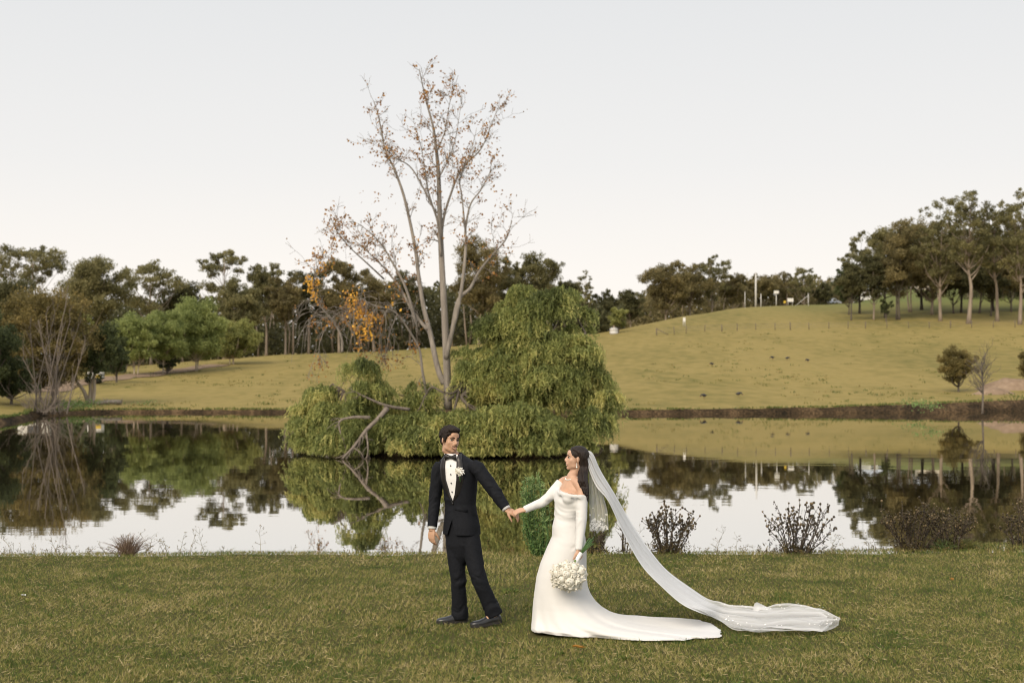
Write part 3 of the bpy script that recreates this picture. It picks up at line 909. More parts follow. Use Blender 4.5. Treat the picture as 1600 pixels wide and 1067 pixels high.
def bare_tree():
    rng = np.random.default_rng(21)
    base = I(688, 612)
    root = thing('bare_tree', 'tall nearly leafless grey tree with scattered orange leaves on the island', 'tree', (base[0], base[1], -0.35))
    limbs = [  # (pixel path with depth), base radius, end radius
     ([(700, 640, 0), (699, 590, 0), (695, 500, 0), (690, 404, .1), (687, 330, .1), (685, 269, .2), (681, 228, .1), (676, 195, 0), (665, 155, -.1), (655, 108, -.2)], .215, .02, 'trunk'),
     ([(694, 600, .1), (684, 575, .1), (672, 520, .4), (662, 480, .6), (654, 430, .8), (648, 384, .9), (632, 310, 1.0), (615, 262, 1.1), (602, 235, 1.2), (592, 185, 1.2), (584, 158, 1.1)], .155, .02, 'limb'),
     ([(697, 560, -.1), (706, 520, -.4), (716, 480, -.7), (724, 430, -1.0), (728, 380, -1.1), (727, 360, -1.1), (735, 320, -1.2), (752, 296, -1.2), (768, 265, -1.1)], .12, .02, 'limb'),
     ([(706, 520, -.4), (716, 470, -.2), (735, 450, -.2), (748, 425, -.1), (766, 402, 0), (790, 375, .2), (800, 345, .3)], .11, .02, 'limb'),
     ([(692, 450, 0), (691, 357, .2), (707, 296, .6), (723, 262, .8), (750, 235, 1.0), (764, 205, 1.1), (777, 171, 1.2)], .085, .014, 'limb'),
     ([(689, 400, 0), (683, 343, -.3), (666, 303, -.8), (642, 262, -1.1), (615, 245, -1.3), (596, 222, -1.4)], .075, .012, 'limb'),
     ([(683, 343, -.2), (669, 299, -.4), (665, 270, -.5), (659, 235, -.5), (650, 200, -.6)], .05, .012, 'limb'),
     ([(727, 360, -1.1), (722, 310, -1.3), (719, 280, -1.4), (735, 240, -1.5), (745, 200, -1.4)], .05, .012, 'limb'),
     ([(682, 240, .1), (695, 205, .3), (703, 160, .4), (716, 118, .4)], .04, .01, 'limb'),
     ([(685, 280, .1), (700, 250, -.2), (712, 215, -.3), (722, 150, -.4)], .04, .01, 'limb'),
     ([(668, 515, .4), (655, 500, .5), (640, 478, .6), (625, 450, .8), (608, 428, 1.0), (592, 410, 1.2), (565, 385, 1.3), (552, 374, 1.4)], .10, .014, 'limb'),
     ([(650, 505, .4), (634, 450, .3), (613, 410, .1), (598, 385, 0), (580, 365, -.2), (560, 350, -.3)], .075, .012, 'limb'),
     ([(668, 655, .5), (666, 615, .4), (660, 580, .3), (655, 545, .3), (640, 518, .1), (622, 492, -.2), (605, 482, -.5), (585, 478, -.8), (566, 467, -1.0)], .09, .02, 'limb'),
     ([(605, 484, -.5), (597, 500, -.6), (594, 525, -.6), (592, 552, -.6)], .035, .012, 'limb'),
     ([(620, 492, -.2), (611, 515, -.1), (606, 535, 0), (603, 548, 0)], .035, .012, 'limb'),
     ([(535, 550, -.6), (533, 525, -.6), (522, 505, -.7), (512, 492, -.8), (500, 478, -.9), (492, 466, -1.0)], .07, .015, 'limb'),
     ([(600, 436, 1.0), (572, 410, .4), (548, 388, .1), (528, 364, -.3), (516, 338, -.6)], .045, .01, 'limb'),
     ([(493, 468, -1.0), (489, 445, -1.0), (496, 418, -1.0), (506, 395, -1.0)], .03, .01, 'limb'),
     ([(578, 478, -.9), (562, 468, -1.0), (555, 474, -1.05), (560, 505, -1.1), (563, 530, -1.1)], .03, .008, 'limb'),
     ([(517, 500, -.7), (530, 488, -.5), (545, 486, -.4), (560, 480, -.3)], .035, .012, 'limb'),
     ([(522, 500, -.7), (508, 515, -.9), (500, 535, -1.0), (498, 552, -1.0)], .03, .01, 'limb'),
    ]
    tips = []
    tw = MB()
    for path, r0, r1, nm in limbs:
        P = spline(np.array([I(a, b, c) for a, b, c in path]), 5 * len(path))
        k = len(P)
        mb = MB()
        R = r1 + (r0 - r1) * (1 - np.linspace(0, 1, k)) ** 1.1
        R = R * .76
        mb.tube(P, R, 9 if r0 > .1 else 6)
        mb.obj(nm, BARK['grey'], root)
        low = path[-1][1] > 430
        ns = int(k * (.46 if r0 > .1 else .55) * (.55 if low_(path) else 1))
        for _ in range(ns):
            i = int(k * rng.uniform(.36 if r0 > .1 else .22, .999))
            t = unit(P[i] - P[i - 1])
            d = unit(t * .8 + rng.normal(size=3) * .55 + np.array((0, 0, .25 if not low else -.25)))
            L = rng.uniform(.35, .85)
            grow(tw, rng, P[i], d, L, max(.011, R[i] * .32), 2, .5, .05 if not low else -.12, .10 if not low else .25, tips, 3, 5, .005)
    # drooping hair-fine twigs of the low west limbs
    for (a, b, dy, n) in ((512, 492, -.8, 16), (566, 467, -1, 7), (590, 480, -.8, 8), (620, 492, -.2, 7), (545, 486, -.4, 6)):
        for _ in range(n):
            p = I(a + rng.normal() * 12, b + rng.normal() * 7, dy + rng.normal() * .3)
            grow(tw, rng, p, unit(np.array((rng.normal() * .8, rng.normal() * .6, .2))), rng.uniform(.8, 1.7), .012, 1, .5, -.12, .5, None, 3, 6, .005)
    tag(tw.obj('twigs', BARK['grey'], root), kind='stuff')
    # sparse leaves
    T = np.array([t[0] for t in tips])
    sel = rng.random(len(T)) < .24
    C = np.concatenate([T[sel] + rng.normal(size=(sel.sum(), 3)) * .07 for _ in range(2)])
    bl = []
    for (a, b, dy, rx, rz, n) in ((668, 150, 0, 10, 16, 50), (700, 135, .3, 10, 16, 46), (664, 152, 0, 7, 8, 40), (588, 172, 1.1, 12, 8, 26), (757, 230, 1, 16, 22, 32), (742, 255, .9, 12, 14, 26), (786, 310, .4, 16, 14, 30),
                                (652, 225, -.5, 12, 16, 30), (686, 210, .1, 14, 26, 40), (590, 245, 1.2, 18, 14, 24), (600, 310, .9, 26, 12, 24), (516, 355, -.6, 14, 22, 50), (535, 370, -.4, 22, 18, 40), (560, 385, .5, 16, 16, 30)):
        bl.append(np.array([I(a + rng.normal() * rx * .62, b + rng.normal() * rz * .7, dy + rng.normal() * .3) for _ in range(int(n * .8))]))
    C = np.concatenate([C] + bl)
    V, Q, A = leaf_quads(C, .105, .075, rng, .3, np.clip(rng.normal(.12, .16, len(C)), 0, 1))
    lb = MB().add(V, Q, A)
    bl = []
    for (a, b, dy, rx, rz, n) in ((488, 444, -1, 6, 9, 70), (491, 464, -1, 3, 4, 20), (553, 470, -1, 6, 9, 70), (561, 490, -1.1, 12, 8, 90), (566, 512, -1.1, 10, 6, 70), (570, 527, -1.1, 6, 4, 40), (580, 497, -1, 8, 5, 50), (560, 542, -1, 3, 4, 12), (550, 457, -1, 12, 3, 12), (505, 410, -1, 12, 10, 26), (610, 470, -.6, 10, 12, 14), (497, 425, -1, 14, 14, 20)):
        bl.append(np.array([I(a + rng.normal() * rx, b + rng.normal() * rz, dy + rng.normal() * .35) for _ in range(n)]))
    C = np.concatenate(bl)
    V, Q, A = leaf_quads(C, .12, .085, rng, .5, np.clip(rng.normal(.66, .2, len(C)), 0, 1))
    lb.add(V, Q, A)
    tag(lb.obj('leaves', LEAF['orange'], root, smooth=False), kind='stuff')
bare_tree()

def weeping(name, label, lobes, trunk, seed, nfr, base, leaf='pepper', strand=(0.24, 0.66), cat='tree', airy=0):
    """weeping foliage: fronds on the lobes' shells, each a bunch of hanging leafy strands"""
    rng = np.random.default_rng(seed)
    root = thing(name, label, cat, base)
    tb = MB()
    tpts = []
    for P, r0, r1 in trunk:
        Q = spline(np.array([I(*q) for q in P]), 4 * len(P))
        tb.tube(Q, np.linspace(r0, r1, len(Q)), 7)
        tpts.append(Q)
    tpts = np.concatenate(tpts)
    lb = MB()
    tot = sum(l[-1] for l in lobes)
    for prof in lobes:
        # each lobe: rows of (pixel height, centre, half width), its depth offset, roundness in depth, base tone, weight
        rowsp, dy0, deep, tone0, wgt = prof
        py_, cx_, hw_ = np.array(rowsp, float).T
        grid = np.linspace(py_[0], py_[-1], 200)
        hwg = np.interp(grid, py_, hw_); cdf = np.cumsum(hwg + 12); cdf /= cdf[-1]
        nb = int(nfr * wgt / tot / 8) + 1
        for bo in range(nb):
            gy = float(np.interp(rng.random(), cdf, grid))
            hw = float(np.interp(gy, py_, hw_)); cxp = float(np.interp(gy, py_, cx_))
            ph = rng.uniform(0, 2 * math.pi)
            if math.sin(ph) > .45: ph = -ph
            rr = rng.uniform(.35, 1.0) ** .6
            s_ = ID / F
            rag = .52 + .98 * float(fnoise(np.array([gy * .035 + py_[0]]), np.array([ph * 1.3 + cx_[0]]), 3)[0])
            hw = hw * rag
            dyy = dy0 + hw * s_ * deep * rr * math.sin(ph)
            bc = I(cxp + hw * rr * math.cos(ph), gy, 0)
            bc[1] += dyy
            q = np.array((math.cos(ph), math.sin(ph), .25))
            if airy and gy < airy and rng.random() < .18: continue
            if fnoise(np.array([bc[0] * 1.0 + 3]), np.array([bc[2] * 1.0 + 20]), 2)[0] < .36: continue
            br = rng.uniform(.24, .74)
            if bc[2] < WATER + .3: bc[2] = WATER + .3 + rng.random() * .5
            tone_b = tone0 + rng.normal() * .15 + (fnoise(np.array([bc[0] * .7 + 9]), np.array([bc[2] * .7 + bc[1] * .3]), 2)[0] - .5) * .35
            a = tpts[np.argmin(np.linalg.norm(tpts - bc, axis=1) + rng.random(len(tpts)) * .8)]
            tb.tube(limb_curve(a, bc, rng, .08, 6), np.linspace(.038, .012, 6), 4, cap=False)
            out = unit(q * np.array((1, 1, .15)))
            if rng.random() < .10:
                bc = bc + unit(q) * rng.uniform(.2, .55); br *= .6
            for f in range(int(rng.integers(6, 11) * (.5 + br))):
                e = rng.normal(size=3); e[2] = abs(e[2]) * .8; e += out * .5; e = unit(e)
                o = bc + e * br * np.array((1, 1, .55))
                fo = unit(e * np.array((1, 1, .3)) + rng.normal(size=3) * .45)
                fall = rng.uniform(.45, 1.25)
                tone = tone_b + rng.normal() * .07
                for k in range(rng.integers(12, 20)):
                    st = o + rng.normal(size=3) * np.array((.09, .09, .05))
                    L = rng.uniform(*strand) * (1.5 if rng.random() < .08 else 1)
                    m = int(L * 14) + 3
                    t = np.linspace(0, 1, m)
                    sd = unit(fo + rng.normal(size=3) * .65)
                    P = st + np.outer(np.sqrt(t) * L * .62, sd * np.array((1, 1, .35))) + np.outer(-t ** 1.5 * L * .9 * fall, (0, 0, 1))
                    P += rng.normal(size=P.shape) * .02
                    P[:, 2] = np.maximum(P[:, 2], WATER + .10 + rng.random(m) * .22)
                    dirs = np.tile(sd * .5 + np.array((0, 0, -.75 * fall)), (m, 1)) + rng.normal(size=(m, 3)) * .5
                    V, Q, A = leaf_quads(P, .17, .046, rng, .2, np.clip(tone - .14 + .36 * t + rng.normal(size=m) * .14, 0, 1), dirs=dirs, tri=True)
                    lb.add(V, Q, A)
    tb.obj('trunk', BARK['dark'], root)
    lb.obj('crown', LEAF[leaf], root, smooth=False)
    return root

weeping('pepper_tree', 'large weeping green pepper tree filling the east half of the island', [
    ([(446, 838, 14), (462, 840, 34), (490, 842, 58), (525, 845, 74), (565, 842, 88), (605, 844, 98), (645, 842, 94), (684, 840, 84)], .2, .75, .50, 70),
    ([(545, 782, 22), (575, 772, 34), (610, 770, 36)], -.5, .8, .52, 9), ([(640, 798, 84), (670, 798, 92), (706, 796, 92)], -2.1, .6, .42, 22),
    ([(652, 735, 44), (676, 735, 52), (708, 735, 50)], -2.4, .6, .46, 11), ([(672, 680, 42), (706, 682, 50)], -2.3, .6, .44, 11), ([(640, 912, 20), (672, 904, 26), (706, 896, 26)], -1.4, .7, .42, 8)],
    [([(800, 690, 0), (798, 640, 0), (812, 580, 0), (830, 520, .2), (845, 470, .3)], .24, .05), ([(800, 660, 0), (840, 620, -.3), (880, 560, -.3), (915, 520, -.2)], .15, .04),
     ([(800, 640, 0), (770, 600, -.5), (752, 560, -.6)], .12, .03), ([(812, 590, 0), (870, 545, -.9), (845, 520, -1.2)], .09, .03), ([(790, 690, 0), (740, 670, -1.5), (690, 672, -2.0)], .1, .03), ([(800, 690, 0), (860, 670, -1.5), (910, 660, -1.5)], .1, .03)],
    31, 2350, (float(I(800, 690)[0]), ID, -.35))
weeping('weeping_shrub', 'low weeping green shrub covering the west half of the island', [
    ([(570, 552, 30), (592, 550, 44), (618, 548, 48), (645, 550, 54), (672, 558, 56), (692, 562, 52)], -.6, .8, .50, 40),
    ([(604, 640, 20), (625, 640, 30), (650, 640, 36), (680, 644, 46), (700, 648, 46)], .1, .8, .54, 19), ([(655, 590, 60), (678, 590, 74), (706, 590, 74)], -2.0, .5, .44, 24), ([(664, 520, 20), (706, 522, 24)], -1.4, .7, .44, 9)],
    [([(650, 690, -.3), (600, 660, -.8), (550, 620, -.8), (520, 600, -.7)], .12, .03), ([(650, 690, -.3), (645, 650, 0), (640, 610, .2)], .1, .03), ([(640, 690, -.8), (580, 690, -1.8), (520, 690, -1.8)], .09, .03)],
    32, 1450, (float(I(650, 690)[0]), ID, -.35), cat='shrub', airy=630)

def fallen_limbs(label, paths, seed, bark, base):
    rng = np.random.default_rng(seed)
    root = thing('fallen_branch', label, 'branch', base)
    for path, r0, r1 in paths:
        P = spline(np.array([I(*q) for q in path]), 5 * len(path))
        mb = MB().tube(P, np.linspace(r0, r1, len(P)), 7)
        for _ in range(len(P) // 3):
            i = rng.integers(len(P) // 3, len(P))
            grow(mb, rng, P[i], unit(unit(P[i] - P[i - 1]) + rng.normal(size=3) * .6 - np.array((0, 0, .3))), rng.uniform(.25, .6), r1 * .8, 1, .6, -.05, .1, kids=2)
        mb.obj('limb', BARK[bark], root)
fallen_limbs('pale dead branch sprawled down to the water over the weeping shrub',
    [([(605, 638, -2.6), (590, 655, -2.9), (572, 672, -3.2), (555, 695, -3.5), (535, 716, -3.8)], .10, .03), ([(578, 652, -3.0), (550, 652, -3.2), (530, 660, -3.3), (536, 690, -3.4)], .06, .02),
     ([(640, 640, -1.6), (605, 634, -2.0), (575, 622, -2.2), (555, 612, -2.3)], .07, .02), ([(572, 672, -3.2), (575, 700, -3.5), (573, 716, -3.6)], .035, .015), ([(552, 696, -3.5), (545, 712, -3.7)], .03, .015)], 4, 'dead', tuple(I(605, 690, -2.6)))
fallen_limbs('dark broken branches heaped at the foot of the bare tree',
    [([(748, 600, -1.2), (730, 612, -1.4), (722, 622, -1.5), (740, 640, -1.6), (752, 652, -1.7)], .10, .04), ([(722, 605, -1.2), (705, 615, -1.4), (690, 612, -1.5), (672, 606, -1.5), (655, 640, -1.6)], .05, .02),
     ([(725, 590, -1.0), (715, 620, -1.4), (708, 650, -1.7), (700, 680, -1.9)], .07, .02), ([(735, 575, -.8), (718, 600, -1.0), (700, 606, -1.2)], .04, .02), ([(700, 625, -1.2), (730, 605, -1.2), (760, 585, -1.0)], .06, .025)], 6, 'dark', tuple(I(722, 650, -1.4)))
# ================================================================== PEOPLE
M_SKIN_M = plain('tanned_skin', (0.48, 0.29, 0.19), 0.5, 0.06, 30, spec=0.35, sss=0.08)
M_SKIN_W = plain('warm_skin', (0.52, 0.325, 0.225), 0.48, 0.06, 30, spec=0.35, sss=0.08)
M_HAIR_M = plain('dark_brown_hair', (0.017, 0.011, 0.008), 0.6, 0.4, 60, 0.4, spec=0.25, stretch=(1, 1, 1))
M_HAIR_W = plain('very_dark_hair', (0.017, 0.010, 0.007), 0.5, 0.4, 60, 0.5, spec=0.35, stretch=(1, 1, .12))
M_SUIT = plain('navy_black_wool', (0.0070, 0.0080, 0.0112), 0.8, 0.2, 60, 0.08, spec=0.2, sheen=0.0, bscale=25)
M_SATIN = plain('black_satin', (0.012, 0.0105, 0.0105), 0.38, 0.15, 20, spec=0.5)
M_SHIRT = plain('white_shirt', (0.78, 0.78, 0.78), 0.7, 0.03, 30, 0.1)
M_SHOE = plain('black_leather', (0.012, 0.012, 0.013), 0.32, 0.2, 30, spec=0.5, coat=0.3)
M_SOLE = plain('dark_sole', (0.02, 0.018, 0.016), 0.8)
M_DRESS = plain('white_crepe', (0.655, 0.652, 0.645), 0.62, 0.015, 9, 0.04, spec=0.25, sheen=0.15)
M_PEARL = plain('pearl', (0.85, 0.82, 0.76), 0.2, 0.03, 30, spec=0.6, coat=0.5)
M_EYE = plain('eye_white', (0.70, 0.67, 0.63), 0.2, 0.03)
M_IRIS = plain('dark_iris', (0.018, 0.011, 0.008), 0.15)
M_LIP_M = plain('lips', (0.42, 0.235, 0.165), 0.45, 0.06)
M_LIP_W = plain('rose_lips', (0.46, 0.19, 0.155), 0.4, 0.06)
M_TEETH = plain('teeth', (0.75, 0.73, 0.68), 0.3, 0.02)
M_STUD = plain('black_stud', (0.01, 0.01, 0.01), 0.2)

def tulle(name, opacity):
    m, t, N, L = new_mat(name)
    o = N.new("ShaderNodeOutputMaterial")
    d = N.new("ShaderNodeBsdfDiffuse"); d.inputs['Color'].default_value = (0.86, 0.86, 0.86, 1)
    tr = N.new("ShaderNodeBsdfTranslucent"); tr.inputs['Color'].default_value = (0.86, 0.86, 0.86, 1)
    tp = N.new("ShaderNodeBsdfTransparent")
    a = N.new("ShaderNodeMixShader"); a.inputs[0].default_value = 0.18
    b = N.new("ShaderNodeMixShader")
    at = N.new("ShaderNodeAttribute"); at.attribute_name = 'rnd'
    mu = N.new("ShaderNodeMath"); mu.operation = 'MULTIPLY'; mu.inputs[1].default_value = opacity
    L.new(at.outputs['Fac'], mu.inputs[0])
    L.new(d.outputs[0], a.inputs[1]); L.new(tr.outputs[0], a.inputs[2])
    L.new(mu.outputs[0], b.inputs[0]); L.new(tp.outputs[0], b.inputs[1]); L.new(a.outputs[0], b.inputs[2])
    L.new(b.outputs[0], o.inputs[0])
    return m
M_TULLE = tulle('sheer_tulle', 1.0)
M_LACE = plain('white_lace', (0.84, 0.84, 0.83), 0.7, 0.03)

def frame(fwd, up=(0, 0, 1)):
    """columns: side (the figure's left), forward, up"""
    f = unit(fwd); s = unit(np.cross(up, f)); s = s
    u = np.cross(f, s)
    return np.stack([s, f, u], 1)

def relax(V, Fs, mask, it=8, lam=.5):
    """even out the masked part of a skin"""
    E = np.concatenate([np.concatenate([f[:, [i, (i + 1) % f.shape[1]]] for i in range(f.shape[1])]) for f in Fs if len(f)])
    E = E[mask[E[:, 0]]]
    for _ in range(it):
        S = np.zeros_like(V); c = np.zeros(len(V))
        np.add.at(S, E[:, 0], V[E[:, 1]]); np.add.at(c, E[:, 0], 1)
        ok = c > 0
        V = V.copy(); V[ok] += lam * (S[ok] / c[ok][:, None] - V[ok])
    return V

def folds(V, No, c, ax, amp, wl, sig, rad=.25):
    """irregular cloth creases running across the axis ax near c"""
    ax = unit(ax); d = V - c; h = d @ ax
    q = d - np.outer(h, ax); r = np.linalg.norm(q, axis=1)
    u = unit(np.cross(ax, (.3, .9, .1))); w = np.cross(ax, u)
    an = np.arctan2(q @ w, q @ u)
    f = fnoise(h / wl + np.sin(an * 2 + c[0] * 9) * .8 + 31.7, an * .55 + 5 + c[2] * 3, 2) - .5
    return V + No * (f * 4.6 * amp * np.exp(-(h / sig) ** 2) * (r < rad))[:, None]

class Head:
    """a head in its own frame: x = its left, y = the way it faces, z = up, origin between the ears"""
    def __init__(self, c, fwd, up, k=1.0):
        self.c = np.asarray(c, float); self.M = frame(fwd, up); self.k = k
    def w(self, P):
        return self.c + (np.asarray(P, float) * self.k) @ self.M.T
    def add_to(self, mb, male=True):
        def E(c, r): mb.ell(self.w(c), np.array(r) * self.k, 20, 14, self.M)
        E((0, -.012, .035), (.074, .097, .083))
        E((0, .030, -.020), (.063, .062, .085))
        E((0, .035, -.078), (.050 if male else .043, .046, .036))
        E((0, .062 if male else .068, -.098), (.024 if male else .019, .022, .017))
        for s in (-1, 1):
            E((s * .037, .056, -.022), (.025, .019, .024))
            E((s * .042, .018, -.070), (.019, .036, .026))
            E((s * .011, .094, -.031), (.0085, .011, .0085))
            M = self.M @ np.array(Matrix.Rotation(s * -.35, 3, 'Z'))
            mb.ell(self.w((s * .079, -.008, -.008)), np.array((.008, .019, .032)) * self.k, 12, 10, M)
        E((0, .079, .024), (.050, .016, .013))
        E((0, .083, -.058), (.030, .017, .018))
        E((0, .078, .050), (.045, .016, .030))
        k = .9 if not male else 1.0
        P = np.array([(0, .086, .018), (0, .100, -.004), (0, .112 * (1.0 if male else .985), -.024), (0, .100, -.034)])
        mb.tube(self.w(P), np.array([.008, .0095, .0125 * k, .010]) * self.k, 10)
    def carve(self, V):
        """press in the eye sockets and the line of the mouth"""
        q = ((V - self.c) @ self.M) / self.k
        for s in (-1, 1):
            d2 = ((q - np.array((s * .031, .080, .006))) / np.array((.017, .03, .011))) ** 2
            V -= np.outer(np.exp(-d2.sum(1)) * .013 * self.k, self.M[:, 1])
        d2 = ((q - np.array((0, .098, -.066))) / np.array((.026, .02, .0045))) ** 2
        V -= np.outer(np.exp(-d2.sum(1)) * .006 * self.k, self.M[:, 1])
        return V
    def details(self, root, lip, hair, male=True):
        for s in (-1, 1):
            e = MB().ell(self.w((s * .031, .0705, .005)), np.array((.0125, .0120, .0068)) * self.k, 14, 10, self.M).obj('eye', M_EYE, root)
            g = -.0035 if male else 0
            MB().ell(self.w((s * .031 + g, .0815, .0045)), np.array((.0066, .0028, .0060)) * self.k, 12, 8, self.M).obj('iris', M_IRIS, e)
            P = np.array([(s * (.031 - .015), .0825, .007), (s * (.031 - .006), .0865, .0125), (s * (.031 + .006), .085, .0125), (s * (.031 + .017), .0755, .0075)])
            MB().tube(self.w(spline(P, 8)), np.array([.001, .0022, .0028, .003, .003, .0028, .002, .001]) * self.k, 6).obj('eyelash', hair, root)
            P = np.array([(s * .012, .093, .024), (s * .026, .0945, .0305), (s * .040, .087, .031), (s * .052, .072, .024)])
            MB().tube(self.w(spline(P, 9)), np.array([.003, .0045, .005, .005, .0045, .004, .0035, .0025, .001]) * (self.k * (1 if male else .6)), 6).obj('eyebrow', hair, root)
        up = .007; bk = 0 if male else .0125
        P = np.array([(-.029, .083, -.060 + up), (-.014, .0985, -.0655), (0, .1025, -.066), (.014, .0985, -.0655), (.029, .083, -.060 + up)])
        S = spline(P - np.array((0, bk, 0)), 13)
        w = np.sin(np.linspace(0.15, math.pi - .15, 13))
        MB().tube(self.w(S + (0, 0, .0028)), np.array(w * .0042 + .0006) * self.k, 6).obj('upper_lip', lip, root)
        MB().tube(self.w(S - np.outer(w, (0, .001, .0065))), np.array(w * .0055 + .0006) * self.k, 6).obj('lower_lip', lip, root)
        if not male:
            MB().tube(self.w(S + (0, .0005, -.002)), np.array(w * .0035 + .0004) * self.k, 6).obj('teeth', M_TEETH, root)
        else:
            mb = MB()
            rng = np.random.default_rng(3)
            for i in range(44):
                x = rng.uniform(-.025, .025)
                y = .1045 - (abs(x) / .030) ** 2 * .019
                z = -.0475 - abs(x) * .14 + rng.normal() * .0012
                q = np.array([(x, y - .001, z + .0025), (x + np.sign(x) * .003, y + .0008, z - .0005), (x + np.sign(x) * .006, y - .0015 - abs(x) * .05, z - .004)])
                mb.tube(self.w(q), np.array([.0012, .0016, .0006]) * self.k, 5)
            mb.obj('moustache', hair, root)

def hand(mb, wrist, d, back, k=1.0, curls=(0.5, 0.55, 0.6, 0.65), thumb=0.4, side=1, spread=.10, thumb_dir=None):
    """palm and five fingers; d points from wrist to fingers, back is the normal of the back of the hand, side = +1 puts the thumb at d x back"""
    d = unit(d); b = unit(np.asarray(back, float) - d * np.dot(back, d)); t = np.cross(d, b) * side
    w = np.asarray(wrist, float)
    # palm
    for j, o in enumerate((.030, .010, -.010, -.028)):
        P = np.array([w - d * .01 + t * o * .6, w + d * .045 * k + t * o * .9 * k + b * .004, w + d * (.088 - abs(j - 1) * .003) * k + t * o * k])
        mb.tube(P, np.array([(.016, .013), (.0145, .0125), (.0115, .0110)]) * k, 8, up=b)
    L = (.074, .082, .076, .060)
    for j, o in enumerate((.030, .010, -.010, -.028)):
        p = w + d * (.086 - abs(j - 1) * .003) * k + t * o * k
        dd = unit(d + t * (1.5 - j) * spread)
        c = curls[j]; ang = 0
        P = [p - dd * .01 * k, p]
        for seg, (f, m) in enumerate(((.45, .8), (.32, 1.25), (.23, .9))):
            ang += c * m
            v = dd * math.cos(ang) - b * math.sin(ang)
            P.append(P[-1] + v * L[j] * f * k)
        mb.tube(np.array(P), np.array([.0098, .0098, .0092, .0085, .0058]) * k * (.9 if j == 3 else 1), 8)
        mb.ell(P[-1], np.full(3, .0062 * k), 8, 6)
    p = w + d * .022 * k + t * .026 * k - b * .004
    v = unit(d * .75 + t * .65 - b * thumb) if thumb_dir is None else unit(thumb_dir)
    P = [p - v * .015, p + v * .030 * k, p + unit(v * .9 + d * .25 - b * .1) * .062 * k, p + unit(v * .8 + d * .4 - b * .25) * .088 * k]
    mb.tube(np.array(P), np.array([.014, .0125, .0105, .0075]) * k, 8)
    mb.ell(P[-1], np.full(3, .0078 * k), 8, 6)

def ring3(c, S, Fw, a, b, n=40, ex=2.3, tilt=None):
    ph = np.arange(n) * 2 * math.pi / n
    x = np.sign(np.cos(ph)) * np.abs(np.cos(ph)) ** (2 / ex) * a
    y = np.sign(np.sin(ph)) * np.abs(np.sin(ph)) ** (2 / ex) * b
    P = np.asarray(c, float) + np.outer(x, S) + np.outer(y, Fw)
    if tilt is not None: P[:, 2] += x / a * tilt[0] + y / b * tilt[1]
    return P

# ------------------------------------------------------------------ the man in the dinner suit
GY = 13.12
def G(px, py, dy=0.0): return pt(px, py, GY + dy)
ground_g = on_level(728, 972, 0.02)
groom = thing('person', 'dark haired man in black dinner suit and bow tie leading a woman by the hand', 'person', (ground_g[0], GY, 0.0))
S_G = np.array((.87, -.49, 0)); F_G = np.array((-.49, -.87, 0))
g_sho_l, g_elb_l, g_wri_l = G(743, 727, -.12), G(771, 765, -.20), G(792, 796, -.26)
g_sho_r, g_elb_r, g_wri_r = G(686, 728, .10), G(679.5, 779, .10), G(675, 827, .02)
g_hip_r, g_kne_r, g_ank_r = G(710, 838, .035), G(716, 903, .00), G(718.5, 960, .05)
g_hip_l, g_kne_l, g_ank_l = G(733, 838, -.035), G(748, 903, -.13), G(771, 956, -.10)
g_neck = G(707.5, 711, .01)
GH = Head(G(703.5, 687.5, -.01), (0.56, -.80, -.05), (0.10, .0, 1), 0.985)
